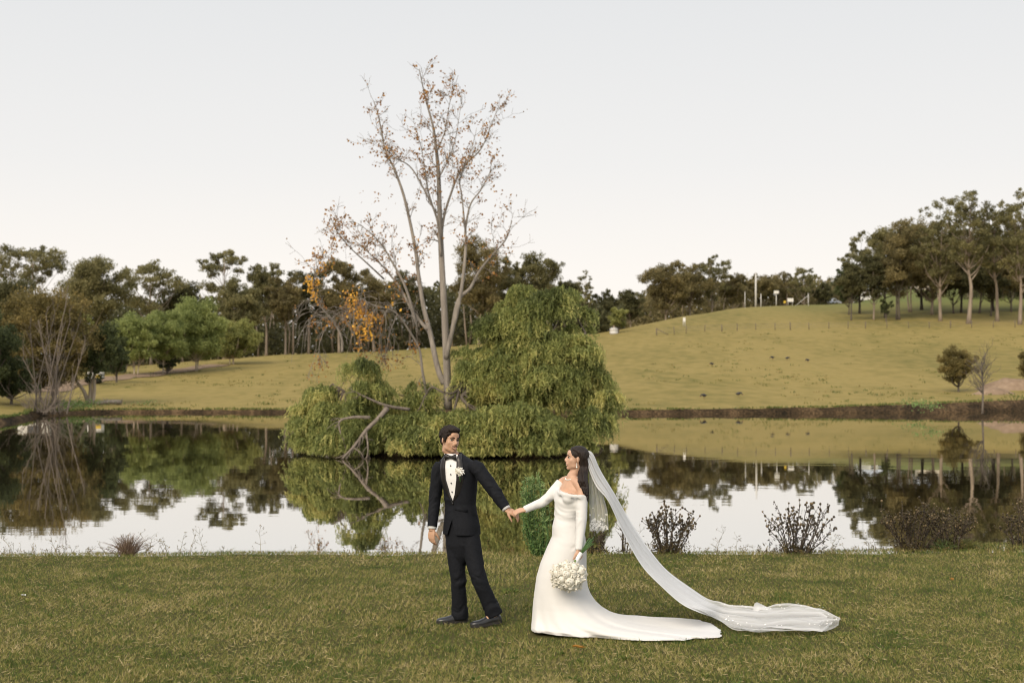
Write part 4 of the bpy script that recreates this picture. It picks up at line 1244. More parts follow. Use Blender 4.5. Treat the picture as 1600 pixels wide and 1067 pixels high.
def build_groom():
    rng = np.random.default_rng(77)
    mb = MB()
    # the body under the clothes
    mb.tube([G(721, 845), G(720, 815), G(719, 785), G(718, 750), G(712, 722), g_neck], [(.15, .10), (.14, .095), (.125, .085), (.155, .095), (.13, .07), (.06, .058)], 20, up=F_G)
    mb.tube([G(712, 728, .02), g_neck, GH.w((0, -.025, -.085)), GH.w((0, -.02, -.03))], [(.085, .06), (.060, .058), (.058, .058), (.055, .055)], 16, up=F_G)
    for a, b, c in ((g_sho_l, g_elb_l, g_wri_l), (g_sho_r, g_elb_r, g_wri_r)):
        mb.tube([a, (a + b) / 2, b, (b + c) / 2, c, c + unit(c - b) * .015], [.048, .045, .040, .036, .027, .026], 12)
    for a, b, c in ((g_hip_r, g_kne_r, g_ank_r), (g_hip_l, g_kne_l, g_ank_l)):
        mb.tube([a + (0, 0, .05), (a + b) / 2, b, (b + c) / 2, c], [.075, .068, .052, .05, .036], 12)
    for c, tx in ((g_ank_r, -.15), (g_ank_l, -.15)):
        mb.tube([c + (0.02, 0, -.02), c + (-.06, -.02, -.055)], [.032, .03], 8)
    GH.add_to(mb, True)
    # leading hand: fingers folded round hers, thumb hanging free
    hand(mb, g_wri_l, (.86, -.10, -.42), (.25, -.55, .80), 1.0, (0.42, 0.48, .52, .55), side=-1 if False else 1, spread=.06, thumb_dir=(.26, -.35, -.9))
    # resting hand, slightly curled
    hand(mb, g_wri_r, (-.05, -.10, -1), (-.55, -.8, 0), .98, (.35, .45, .55, .62), side=-1, spread=.08, thumb=.5)
    V, No, Fs = remesh(mb, .0055, 2)
    V = relax(V, Fs, np.linalg.norm(V - GH.c, axis=1) < .135, 5)
    V = GH.carve(V)
    o = obj('body', V, Fs, M_SKIN_M, groom)
    GH.details(groom, M_LIP_M, M_HAIR_M, True)
    # hair: cap plus combed back wavy locks
    hb = MB()
    hb.ell(GH.w((0, -.022, .052)), np.array((.084, .100, .082)) * GH.k, 24, 16, GH.M)
    hb.ell(GH.w((0, .050, .098)), np.array((.064, .050, .030)) * GH.k, 20, 12, GH.M)
    hb.ell(GH.w((0, -.060, .0)), np.array((.070, .058, .070)) * GH.k, 20, 12, GH.M)
    for s in (-1, 1): hb.ell(GH.w((s * .071, .008, .040)), np.array((.014, .040, .045)) * GH.k, 14, 10, GH.M)
    hc = np.array((0, -.020, .040)); hr = np.array((.083, .108, .092))
    for i in range(300):
        d = rng.normal(size=3); d[2] = abs(d[2]) + .12; d = unit(d)
        if d[1] > .45 and d[2] < .55: continue
        # swept from a side parting over to his left, the back combed down
        flow = unit(np.array((.9, .25, 0)) + rng.normal(size=3) * .3) if d[1] > -.2 else unit(np.array((d[0] * .6, -.5, -1)) + rng.normal(size=3) * .3)
        L = rng.uniform(.030, .058); P = []
        ph = rng.uniform(0, 6)
        for t in np.linspace(0, 1, 6):
            e = unit(d + flow * t * L / .09)
            front = max(0, e[1]) * max(0, e[2])
            P.append(hc + e * hr * (1.0 + .05 * math.sin(ph + t * 4) + .20 * front))
        hb.tube(GH.w(np.array(P)), np.array([.004, .0075, .008, .0075, .006, .003]) * GH.k, 6)
    V, No, Fs = remesh(hb, .0045, 1, .4)
    q = ((V - GH.c) @ GH.M) / GH.k
    # streaks combed into the surface
    st = np.sin(q[:, 1] * 520 + np.sin(q[:, 0] * 50) * 2.5 + q[:, 2] * 200) * .0010
    V = V + No * st[:, None]
    obj('hair', V, Fs, M_HAIR_M, groom)
    for s in (-1, 1):
        MB().tube(GH.w([(s * .073, .022, .018), (s * .072, .024, -.002), (s * .069, .022, -.022)]), np.array([.009, .008, .003]) * GH.k, 8).obj('sideburn', M_HAIR_M, groom)

    # trousers
    tb = MB()
    tb.loft([ring3(G(721, 884, 0), S_G, F_G, .03, .05), ring3(G(721, 868, 0), S_G, F_G, .11, .085), ring3(G(721.5, 850, 0), S_G, F_G, .158, .110), ring3(G(721, 830, 0), S_G, F_G, .150, .106), ring3(G(720, 805, 0), S_G, F_G, .145, .10)])
    for a, b, c, px in ((g_hip_r, g_kne_r, g_ank_r, 718), (g_hip_l, g_kne_l, g_ank_l, 770)):
        hem = c + unit(c - b) * .030
        P = spline(np.array([a + (0, 0, .06), a * .5 + b * .5, b, b * .5 + c * .5, hem]), 14)
        R = spline(np.array([(.084, .090), (.084, .084), (.070, .072), (.065, .070), (.068, .082)]), 14)
        tb.tube(P, R, 18, up=(1, 0, 0))
    V, No, Fs = remesh(tb, .006, 4)
    # creases: behind the knees, over the shoes, and drag lines from the crotch
    for k_, a_ in ((g_kne_r, g_ank_r), (g_kne_l, g_ank_l)):
        V = folds(V, No, k_, a_ - k_ + (0.05, 0.03, 0), .004, .05, .09)
        V = folds(V, No, a_ + (0, 0, .06), a_ - k_ + (.1, 0, 0), .0055, .045, .06)
    V = folds(V, No, G(721, 860), (.35, 0, 1), .0045, .055, .07)
    obj('trousers', V, Fs, M_SUIT, groom)

    # jacket: shell of torso and sleeves fused, opened at the chest
    jb = MB()
    rows = [  # px, py, half width, half depth
        (721.5, 834, .178, .142), (721.5, 820, .172, .136), (720.5, 805, .157, .120), (719.5, 787, .146, .108), (719, 768, .160, .115), (718, 750, .176, .122), (716.5, 735, .188, .118), (715, 725, .190, .106), (713.5, 719.5, .168, .096), (712, 715, .128, .086), (710, 710.5, .090, .078), (708.5, 706.5, .072, .072)]
    R_ = [ring3(G(a, b, .01), S_G, F_G, c, d, 48, 2.35) for a, b, c, d in rows]
    jb.loft(R_)
    for a, b, c, r0 in ((g_sho_l, g_elb_l, g_wri_l, 1), (g_sho_r, g_elb_r, g_wri_r, .95)):
        inn = a + (G(716, 745) - a) * .30
        P = spline(np.array([inn, a + (0, 0, -.014), a * .5 + b * .5, b, b * .5 + c * .5, c - unit(c - b) * .022]), 18)
        Rr = spline(np.array([.050, .066, .064, .059, .053, .048]) * r0, 18)
        jb.tube(P, Rr, 18)
    V, No, Fs = remesh(jb, .0058, 4)
    for a, b, c in ((g_sho_l, g_elb_l, g_wri_l), (g_sho_r, g_elb_r, g_wri_r)):
        V = folds(V, No, b, (c - a) + (0.02, .1, .1), .0048, .05, .10)
        V = folds(V, No, (b + c) / 2, (c - b) + (0.05, .0, .05), .003, .04, .08)
        V = folds(V, No, a + (0, 0, -.08), (b - a) + (.1, 0, 0), .0035, .055, .06)
    V = folds(V, No, G(712, 788), (.55, 0, 1), .003, .06, .06)
    J0 = G(705, 783, -.10)
    loc = (V - J0)
    side = loc @ S_G; hgt = V[:, 2] - J0[2]; front = (V - G(716, 750)) @ F_G
    zt = G(708, 708)[2] - J0[2]
    half = np.interp(hgt, [-.001, 0, .06, .20, .33, zt, zt + .1], [0, .004, .030, .062, .064, .060, .060])
    cx = np.interp(hgt, [0, .45], [0.0, -.012])
    kill = (front > .02) & (hgt > 0) & (np.abs(side - cx) < half)
    kill |= (V[:, 2] > G(708, 712)[2]) & (np.linalg.norm((V - g_neck)[:, :2], axis=1) < .066)
    # cut the skirt of the jacket away in front
    h2 = J0[2] - V[:, 2]
    kill |= (front > .02) & (h2 > .16) & (np.abs(side + .0) < (h2 - .16) * .34)
    V, Fs = drop_faces(V, Fs, kill)
    obj('jacket', V, Fs, M_SUIT, groom)
    JF = lambda s, h, out: J0 + S_G * s + np.array((0, 0, h)) + F_G * out
    def chest_out(s, h):
        """how far the jacket front stands out at this side offset and height"""
        pyv = np.interp(h, [-.3, 0, .1, .2, .3, .38, .43], [.128, .108, .113, .121, .117, .100, .078])
        hw = np.interp(h, [-.3, 0, .1, .2, .3, .38, .43], [.170, .146, .158, .176, .188, .17, .10])
        cxy = G(np.interp(h, [0, .43], [719.5, 710]), np.interp(h, [0, .43], [787, 712]), .01)
        rel = (JF(s, h, 0) - cxy) @ S_G
        y = pyv * max(0, 1 - abs(rel / hw) ** 2.35) ** (1 / 2.35)
        return (cxy + F_G * y - JF(s, h, 0)) @ F_G
    # shirt front
    n = 16; hs = np.linspace(-.03, .425, 26)
    rows = []
    for h in hs:
        hw = np.interp(h, [-.03, .0, .06, .20, .33, .43], [.012, .022, .050, .084, .084, .070])
        c0 = np.interp(h, [0, .45], [0, -.012])
        r = []
        for s in np.linspace(-1, 1, n):
            ss = c0 + s * hw
            r.append(JF(ss, h, chest_out(ss, h) - .006 - .0016 * (1 + math.cos(s * 22)) * (abs(s) > .2)))
        rows.append(r)
    mbs = MB().loft(np.array(rows), cap=False, closed=False)
    mbs.obj('shirt_front', M_SHIRT, groom)
    # collar
    cb = MB()
    rr = []
    for h, w_, o_ in ((.0, .066, .0), (.018, .066, .004), (.036, .064, .006), (.040, .0625, .004), (.020, .060, -.002), (.0, .058, -.004)):
        rr.append(ring3(g_neck + (GH.w((0, -.02, -.09)) - g_neck) * (.05 + h * 8) + np.array((0, 0, -.002)), S_G, F_G, w_ + .004, w_ + .002, 36, 2))
    cb.loft(rr, cap=False)
    cb.obj('shirt_collar', M_SHIRT, groom)
    # studs
    for h in (.085, .165, .245, .325):
        s0 = np.interp(h, [0, .45], [0, -.012])
        MB().ell(JF(s0, h, chest_out(s0, h) + .001), (.0065, .0065, .0065), 10, 8).obj('stud', M_STUD, groom)
    # bow tie
    bt = MB()
    c = JF(-.012, .432, chest_out(-.012, .40) + .012) + np.array((0, 0, -.030))
    for s in (-1, 1):
        rr = []
        for u, hh in ((0.004, .012), (.018, .017), (.038, .026), (.055, .030), (.060, .028)):
            q = c + S_G * s * u + np.array((0, 0, -.006 * u / .06 * s * .4))
            rr.append(np.array([q + np.array((0, 0, hh)) , q + np.array((0, 0, hh * .5)) + F_G * .010, q - np.array((0, 0, hh * .4)) + F_G * .010, q - np.array((0, 0, hh)), q - np.array((0, 0, hh * .5)) - F_G * .006, q + np.array((0, 0, hh * .5)) - F_G * .006]))
        bt.loft(np.array(rr))
    bt.ell(c, (.012, .012, .015), 12, 8)
    bt.obj('bow_tie', M_SATIN, groom)
    # shawl lapels
    for s in (-1, 1):
        inner = []; outer = []
        for h in np.linspace(-.025, .43, 28):
            hi = np.interp(h, [-.03, 0, .06, .20, .33, .43], [-.002, .002, .028, .060, .063, .058])
            wd = np.interp(h, [-.03, 0, .05, .12, .22, .32, .38, .43], [.004, .016, .038, .056, .064, .058, .044, .016])
            c0 = np.interp(h, [0, .45], [0, -.012])
            a_ = c0 + s * hi; b_ = c0 + s * (hi + wd)
            inner.append((a_, h)); outer.append((b_, h))
        rows = []
        for (a_, h), (b_, _) in zip(inner, outer):
            r = []
            for t in np.linspace(0, 1, 7):
                ss = a_ + (b_ - a_) * t
                r.append(JF(ss, h, chest_out(ss, h) + .007 + .005 * math.sin(t * math.pi) - .004 * t))
            for t in (1, .5, 0):
                ss = a_ + (b_ - a_) * t
                r.append(JF(ss, h, chest_out(ss, h) - .006))
            rows.append(r)
        MB().loft(np.array(rows)).obj('lapel', M_SATIN, groom)
    MB().ell(JF(.004, -.022, chest_out(.004, -.02) + .004), (.010, .010, .010), 12, 8).obj('jacket_button', M_SATIN, groom)
    # pocket flap
    q = [JF(.085 + .055 * t, -.075 - .012 * t, chest_out(.085 + .055 * t, -.075) + .004) for t in (-1, 0, 1)]
    MB().tube(np.array(q), [(.004, .016)] * 3, 8, up=(0, 0, 1)).obj('pocket_flap', M_SUIT, groom)
    # cuffs
    for b, c in ((g_elb_r, g_wri_r), (g_elb_l, g_wri_l)):
        d = unit(c - b)
        MB().tube([c - d * .05, c - d * .004, c - d * .003], [.040, .0415, .032], 18, cap=False).obj('cuff', M_SHIRT, groom)
    for an in (g_ank_r, g_ank_l):
        MB().tube([an + (0, 0, .09), an, an + (-.01, 0, -.02), an + (-.055, -.015, -.042)], [.046, .042, .042, .036], 14).obj('sock', M_STUD, groom)
    # shoes
    for an, toe, heel_up in ((g_ank_r, np.array((-1, -.16, 0)), 0), (g_ank_l, np.array((-1, -.26, 0)), .028)):
        d = unit(toe); sd = np.cross((0, 0, 1), d)
        zb = .012
        h0 = np.array((an[0], an[1], 0)) - d * .075
        sh = MB(); so = MB()
        rows = []; sr = []
        for u, hw, hh in ((0, .018, .035), (.01, .030, .060), (.04, .036, .085), (.09, .037, .092), (.13, .039, .078), (.17, .043, .060), (.21, .046, .049), (.25, .043, .043), (.275, .034, .036), (.292, .018, .025)):
            c = h0 + d * u
            lift = zb + heel_up * max(0, 1 - u / .19)
            ph = np.linspace(0, math.pi, 13)
            top = [c + sd * hw * math.cos(p) + np.array((0, 0, lift + .012 + (hh - .012) * math.sin(p) ** .8)) for p in ph]
            bot = [c - sd * hw * .92 + np.array((0, 0, lift + .004)), c + sd * hw * .92 + np.array((0, 0, lift + .004))]
            rows.append(top + bot)
            w2 = hw * 1.08
            z0 = lift - .012 if u < .075 or u > .12 else lift - .004
            sr.append([c + sd * w2 + (0, 0, lift + .013), c - sd * w2 + (0, 0, lift + .013), c - sd * w2 + (0, 0, z0), c + sd * w2 + (0, 0, z0)])
        sh.loft(np.array(rows))
        s_o = sh.obj('shoe', M_SHOE, groom)
        so.loft(np.array(sr)).obj('sole', M_SOLE, s_o, smooth=False)
        lc = MB()
        for u in (.115, .128, .141, .154):
            c = h0 + d * u; hh = np.interp(u, [.09, .13, .17], [.092, .078, .060]) + zb + heel_up * max(0, 1 - u / .19)
            lc.tube([c + sd * .016 + (0, 0, hh - .004), c + (0, 0, hh + .002), c - sd * .016 + (0, 0, hh - .004)], .0022, 5)
        lc.obj('laces', M_STUD, s_o)
build_groom()

# boutonniere: white rose with a sprig and green stem, pinned on his lapel
def rose(mb, c, r, axis, rng, layers=4):
    mb.ell(np.asarray(c, float) - unit(axis) * r * .12, (r * .86,) * 3, 12, 8, a=.9)
    ax = unit(axis); u = unit(np.cross(ax, (.3, .2, .9))); w = np.cross(ax, u)
    for l in range(layers):
        n = 3 + l
        rl = r * (.28 + .72 * l / (layers - 1))
        hgt = r * (1.05 - .40 * l / (layers - 1))
        for k in range(n):
            a0 = 2 * math.pi * (k / n) + l * .9 + rng.normal() * .12
            half = 2.5 / n * 1.15
            rows = []
            for i, v in enumerate((0, .35, .7, 1.0)):
                rr = rl * (0.60 + .44 * math.sin(v * 1.75)) * (1.0 + (.10 * l if i == 3 else 0))
                z = -r * .75 + (hgt + r * .75) * v * (1 - .05 * l)
                if i == 3: z -= r * .10 * l
                row = [c + u * math.cos(a0 + t * half) * rr + w * math.sin(a0 + t * half) * rr + ax * (z - abs(t) ** 2.3 * r * .55 * v) for t in (-1, -.67, -.33, 0, .33, .67, 1)]
                rows.append(row)
            mb.loft(np.array(rows), cap=False, closed=False, a=np.repeat(np.array([.15, .5, .8, 1.0]), 7) * (.55 + .45 * l / (layers - 1)))
    return mb
M_ROSE = leafy('cream_rose', [(0, (0.70, 0.57, 0.40)), (0.3, (0.75, 0.70, 0.58)), (1, (0.775, 0.76, 0.695))], 0.12, .6)
M_STEM = plain('green_stem', (0.06, 0.13, 0.035), .5, .3, 40)
M_WRAP = plain('white_ribbon', (.84, .83, .80), .45, .02)

def boutonniere():
    rng = np.random.default_rng(4)
    c = G(731.5, 735, -.01) + F_G * .160
    root = thing('boutonniere', 'white rose boutonniere with small filler sprig pinned to the lapel', 'flower', c)
    rose(MB(), c, .030, F_G + (-.1, 0, .25), rng).obj('rose', M_ROSE, root, smooth=False)
    rose(MB(), c + S_G * -.02 + np.array((0, 0, .014)), .022, F_G + (-.3, 0, .4), rng).obj('rose', M_ROSE, root, smooth=False)
    sp = MB()
    for k in range(16):
        q = c + S_G * rng.uniform(.02, .055) + np.array((0, 0, rng.uniform(-.03, .035))) + F_G * rng.uniform(-.01, .012)
        sp.ell(q, (.006, .006, .006), 7, 5)
        sp.tube([c - np.array((0, 0, .02)), q], [.0012, .001], 4)
    sp.obj('filler_sprig', M_WRAP, root)
    MB().tube([c - np.array((0, 0, .01)), c + S_G * .008 - np.array((0, 0, .05)), c + S_G * .012 - np.array((0, 0, .09))], [.004, .0045, .004], 6).obj('stem', M_STEM, root)
boutonniere()

# ------------------------------------------------------------------ the woman in the wedding dress
BY = 12.8
def B(px, py, dy=0.0): return pt(px, py, BY + dy)
bride = thing('person', 'long haired woman in white off shoulder wedding dress and veil holding roses', 'person', (float(B(880, 983)[0]), BY, 0.0))
S_B = unit((.62, -.78, 0)); F_B = unit((-.78, -.62, 0))
b_sho_n, b_elb_n, b_wri_n = B(909.5, 763, -.13), B(908, 818, -.20), B(904.5, 858, -.25)
b_sho_f, b_elb_f, b_wri_f = B(880.5, 752, .11), B(850, 783, .07), B(820, 796, .02)
b_neck = B(894, 744, .01)
BH = Head(B(900.5, 716.5, 0.0), (-1, -.10, .10), (0.10, -.02, 1), .915)
def build_bride():
    rng = np.random.default_rng(88)
    mb = MB()
    mb.tube([B(884, 860), B(884, 835), B(885.5, 808), B(889, 785), B(893, 764), B(894, 751)], [(.15, .11), (.14, .10), (.10, .085), (.115, .085), (.13, .076), (.085, .052)], 20, up=F_B)
    mb.tube([B(894, 758, .0), b_neck, BH.w((0, -.026, -.080)), BH.w((0, -.02, -.03))], [(.075, .052), (.050, .047), (.045, .045), (.045, .046)], 16, up=F_B)
    # shoulders and collar bones
    mb.tube([b_sho_f, B(887, 749.5, .06), B(894, 749, 0), B(902, 754, -.07), b_sho_n], [.043, .040, .046, .042, .046], 12)
    mb.ell(B(881.5, 774, -.03), (.046, .046, .038), 16, 12)
    mb.ell(B(890, 776, -.12), (.046, .046, .038), 16, 12)
    for a, b, c in ((b_sho_n, b_elb_n, b_wri_n), (b_sho_f, b_elb_f, b_wri_f)):
        mb.tube([a, (a + b) / 2, b, (b + c) / 2, c, c + unit(c - b) * .015], [.044, .037, .032, .028, .021, .020], 12)
    for dx, dy in ((-.05, -.07), (.05, .06)):
        mb.tube([B(884, 850) + (dx, dy, 0), B(880, 905) + (dx * 1.3, dy, 0), B(878, 972) + (dx * 1.6, dy, 0)], [.085, .05, .035], 10)
    BH.add_to(mb, False)
    # her far hand laid in his, near hand closed on the bouquet handle
    hand(mb, b_wri_f, (-.90, -.16, -.20), (-.15, -.45, .85), .88, (.55, .6, .66, .7), side=1, spread=.06, thumb_dir=(-.75, -.45, -.25))
    hand(mb, b_wri_n, (.10, -.10, -1), (.75, -.65, .05), .88, (1.05, 1.1, 1.12, 1.1), side=1, spread=.02, thumb_dir=(-.55, -.45, -.75))
    V, No, Fs = remesh(mb, .0055, 2)
    V = relax(V, Fs, np.linalg.norm(V - BH.w((0, 0, -.02)), axis=1) < .17, 5)
    V = BH.carve(V)
    obj('body', V, Fs, M_SKIN_W, bride)
    BH.details(bride, M_LIP_W, M_HAIR_W, False)
    # hair: cap and long locks to the middle of the back
    hb = MB()
    hb.ell(BH.w((0, -.022, .046)), np.array((.081, .102, .086)) * BH.k, 24, 16, BH.M)
    hb.ell(BH.w((0, -.060, -.01)), np.array((.070, .062, .090)) * BH.k, 20, 12, BH.M)
    def lock(P, r0, r1, n=10):
        Q = spline(np.array(P), n)
        R = np.interp(np.linspace(0, 1, n), [0, .2, .7, 1], [r0 * .6, r0, r0 * .9, r1])
        hb.tube(Q, R, 7)
    tip = B(915, 786, -.14)
    for i in range(190):
        u = rng.uniform(-1, 1)                       # far side .. near side of the head
        th = rng.random()                            # hairline .. crown
        start = BH.w((u * .058, .060 - th * .13, .112 - abs(u) * .020 - th * .020))
        top = BH.w((u * .083, .012 - .085 * th, .078))
        side = BH.w((u * .090, -.018 - .070 * th - .03 * (1 - abs(u)), .018))
        low = BH.w((u * .086, -.036 - .075 * th, -.085))
        lat = rng.random()
        n1 = B(903 + 15 * lat - (1 - u) * .5, 752, -.02 - .075 * (u + 1) + .02 * rng.normal())
        n2 = B(909 + 10.5 * lat, 766, -.05 - .06 * (u + 1) + .02 * rng.normal())
        e = B(914 + 5.5 * lat, 780 + rng.uniform(-9, 6), -.08 - .05 * (u + 1) + .02 * rng.normal())
        lock([start, top, side, low, n1, n2, e], rng.uniform(.007, .011), .003, 16)
    V, No, Fs = remesh(hb, .0045, 1, .4)
    obj('hair', V, Fs, M_HAIR_W, bride)

    # dress, cut close to the hip then flaring into a train
    X = lambda px, Y=BY: (px - 800) / F * Y
    zz = lambda py: float(B(880, py)[2])
    db = MB()
    rows = []
    for py, fr, bk, hd, ex, yaw in ((768, 869.5, 913, .150, 2.2, 1), (775, 867.5, 913, .150, 2.2, 1), (783, 866.5, 911, .138, 2.2, 1), (793, 867, 907, .118, 2.2, 1), (808, 866.5, 904, .104, 2.2, 1)):
        c = np.array((X((fr + bk) / 2), BY - .02, zz(py)))
        half = (X(bk) - X(fr)) / 2
        a = hd + .012
        b = math.sqrt(max(.004, half ** 2 - (a * S_B[0]) ** 2)) / abs(F_B[0])
        rows.append(ring3(c, S_B, F_B, a, b, 56, ex, tilt=(-.026, .0)))
    db.loft(np.array(rows))
    sk = [(806, 866.5, 904, .104, 2.2, 0), (822, 862.5, 909, .132, 2.2, 0), (837, 862.5, 914, .155, 2.2, 0), (855, 854, 916, .172, 2.2, 0), (879, 844, 916, .182, 2.2, 0), (900, 838, 916, .190, 2.2, 0), (915, 836, 918, .205, 2.2, 0), (926, 834.5, 922, .22, 2.2, 0),
          (938, 833, 930, .245, 2.2, 0), (948, 832, 941, .275, 2.2, 0), (956, 831.5, 954, .31, 2.3, 0), (962, 831, 969, .345, 2.4, 0), (967, 830.5, 988, .385, 2.5, 0), (971, 830, 1015, .43, 2.7, 0), (974, 830, 1050, .47, 3.0, 0), (976.5, 829.5, 1085, .51, 3.4, 0), (978.5, 829, 1108, .52, 3.2, 0), (980, 829, 1121, .53, 3.2, 0), (981.5, 828.5, 1124, .535, 3.2, 0)]
    rows = []
    n = 220
    ph = np.arange(n) * 2 * math.pi / n
    for i, (py, fr, bk, hd, ex, _) in enumerate(sk):
        cx = np.cos(ph); sy = np.sin(ph)
        x = np.sign(cx) * np.abs(cx) ** (2 / ex); y = np.sign(sy) * np.abs(sy) ** (2 / ex)
        u = (x + 1) / 2
        taper = 1 - .36 * (1 - smoothstep(0, .6, u)) * float(smoothstep(900, 975, py))
        t = i / (len(sk) - 1)
        fa = smoothstep(.35, 1, t)
        fold = (np.sin(ph * 9 + 1.3 * t) * .55 + np.sin(ph * 17 + 2 + t) * .3) * .026 * fa
        edge = (fnoise(ph * 9 + 40, np.full(n, 3.1), 3) - .5) * .07 * (t > .93) * smoothstep(.55, .9, u)
        xs = X(fr) + (X(bk) - X(fr)) * u + edge + fold * .3 * x
        cyy = BY - .02 - .03 * u * fa
        ys = cyy + y * hd * taper + fold * y * 2 + edge * .5 * y
        zs = np.full(n, max(zz(py), .012)) + fold * .15
        rows.append(np.stack([xs, ys, zs], 1))
    db.loft(np.array(rows))
    for c_ in (B(881, 777, -.03), B(889.5, 779.5, -.125)): db.ell(c_, (.063, .063, .050), 18, 14)
    # sleeves with an off shoulder band
    for a, b, c, s in ((b_sho_n, b_elb_n, b_wri_n, 1), (b_sho_f, b_elb_f, b_wri_f, 0)):
        st = a + (b - a) * (.20 if s else .10)
        P = spline(np.array([st, a * .6 + b * .4, b, b * .5 + c * .5, c + unit(c - b) * .008]), 16)
        R = spline(np.array([.060, .054, .047, .040, .036]) * (1 if s else .93), 16)
        db.tube(P, R, 18)
    # band round the bust and upper arms
    band = spline(np.array([b_sho_f + (b_elb_f - b_sho_f) * .06, B(874, 764, .05), B(872.5, 770, -.07), B(884, 773, -.17), B(904, 776, -.215), b_sho_n + (b_elb_n - b_sho_n) * .26 + (.035, -.03, 0), b_sho_n + (b_elb_n - b_sho_n) * .24 + (.05, .03, 0)]), 24)
    db.tube(band, [(.006, .021)] * 24, 10, up=(0, 0, 1))
    V, No, Fs = remesh(db, .0095, 3)
    V = folds(V, No, B(884, 800), (.15, 0, 1), .0045, .03, .10)
    V = folds(V, No, B(880, 838), (.3, 0, 1), .0035, .06, .05)
    V = folds(V, No, b_elb_n, b_wri_n - b_sho_n + (.03, 0, 0), .0035, .05, .10, .09)
    V = folds(V, No, b_elb_f, b_wri_f - b_sho_f + (0, .05, .1), .0035, .05, .10, .09)
    V = folds(V, No, b_wri_n, b_wri_n - b_elb_n + (0.02, 0, 0), .003, .03, .05, .09)
    obj('dress', V, Fs, M_DRESS, bride)
    # buttons down the back seam
    # necklace and earring
    nk = []
    for k in range(44):
        a = k / 44 * 2 * math.pi
        p = b_neck + S_B * math.cos(a) * .060 + F_B * (math.sin(a) * .056 + .004) + np.array((0, 0, -.004 - .024 * max(0, math.sin(a))))
        nk.append(p)
    nb = MB()
    for p in nk: nb.ell(p, (.0052,) * 3, 8, 6)
    nb.obj('necklace', M_PEARL, bride)
    eb = MB()
    e0 = BH.w((.086, .004, -.040))
    for k, r in enumerate((.004, .0055, .004, .007)): eb.ell(e0 - np.array((0, 0, .011 * k)), (r,) * 3, 8, 6)
    eb.obj('earring', M_PEARL, bride)
build_bride()

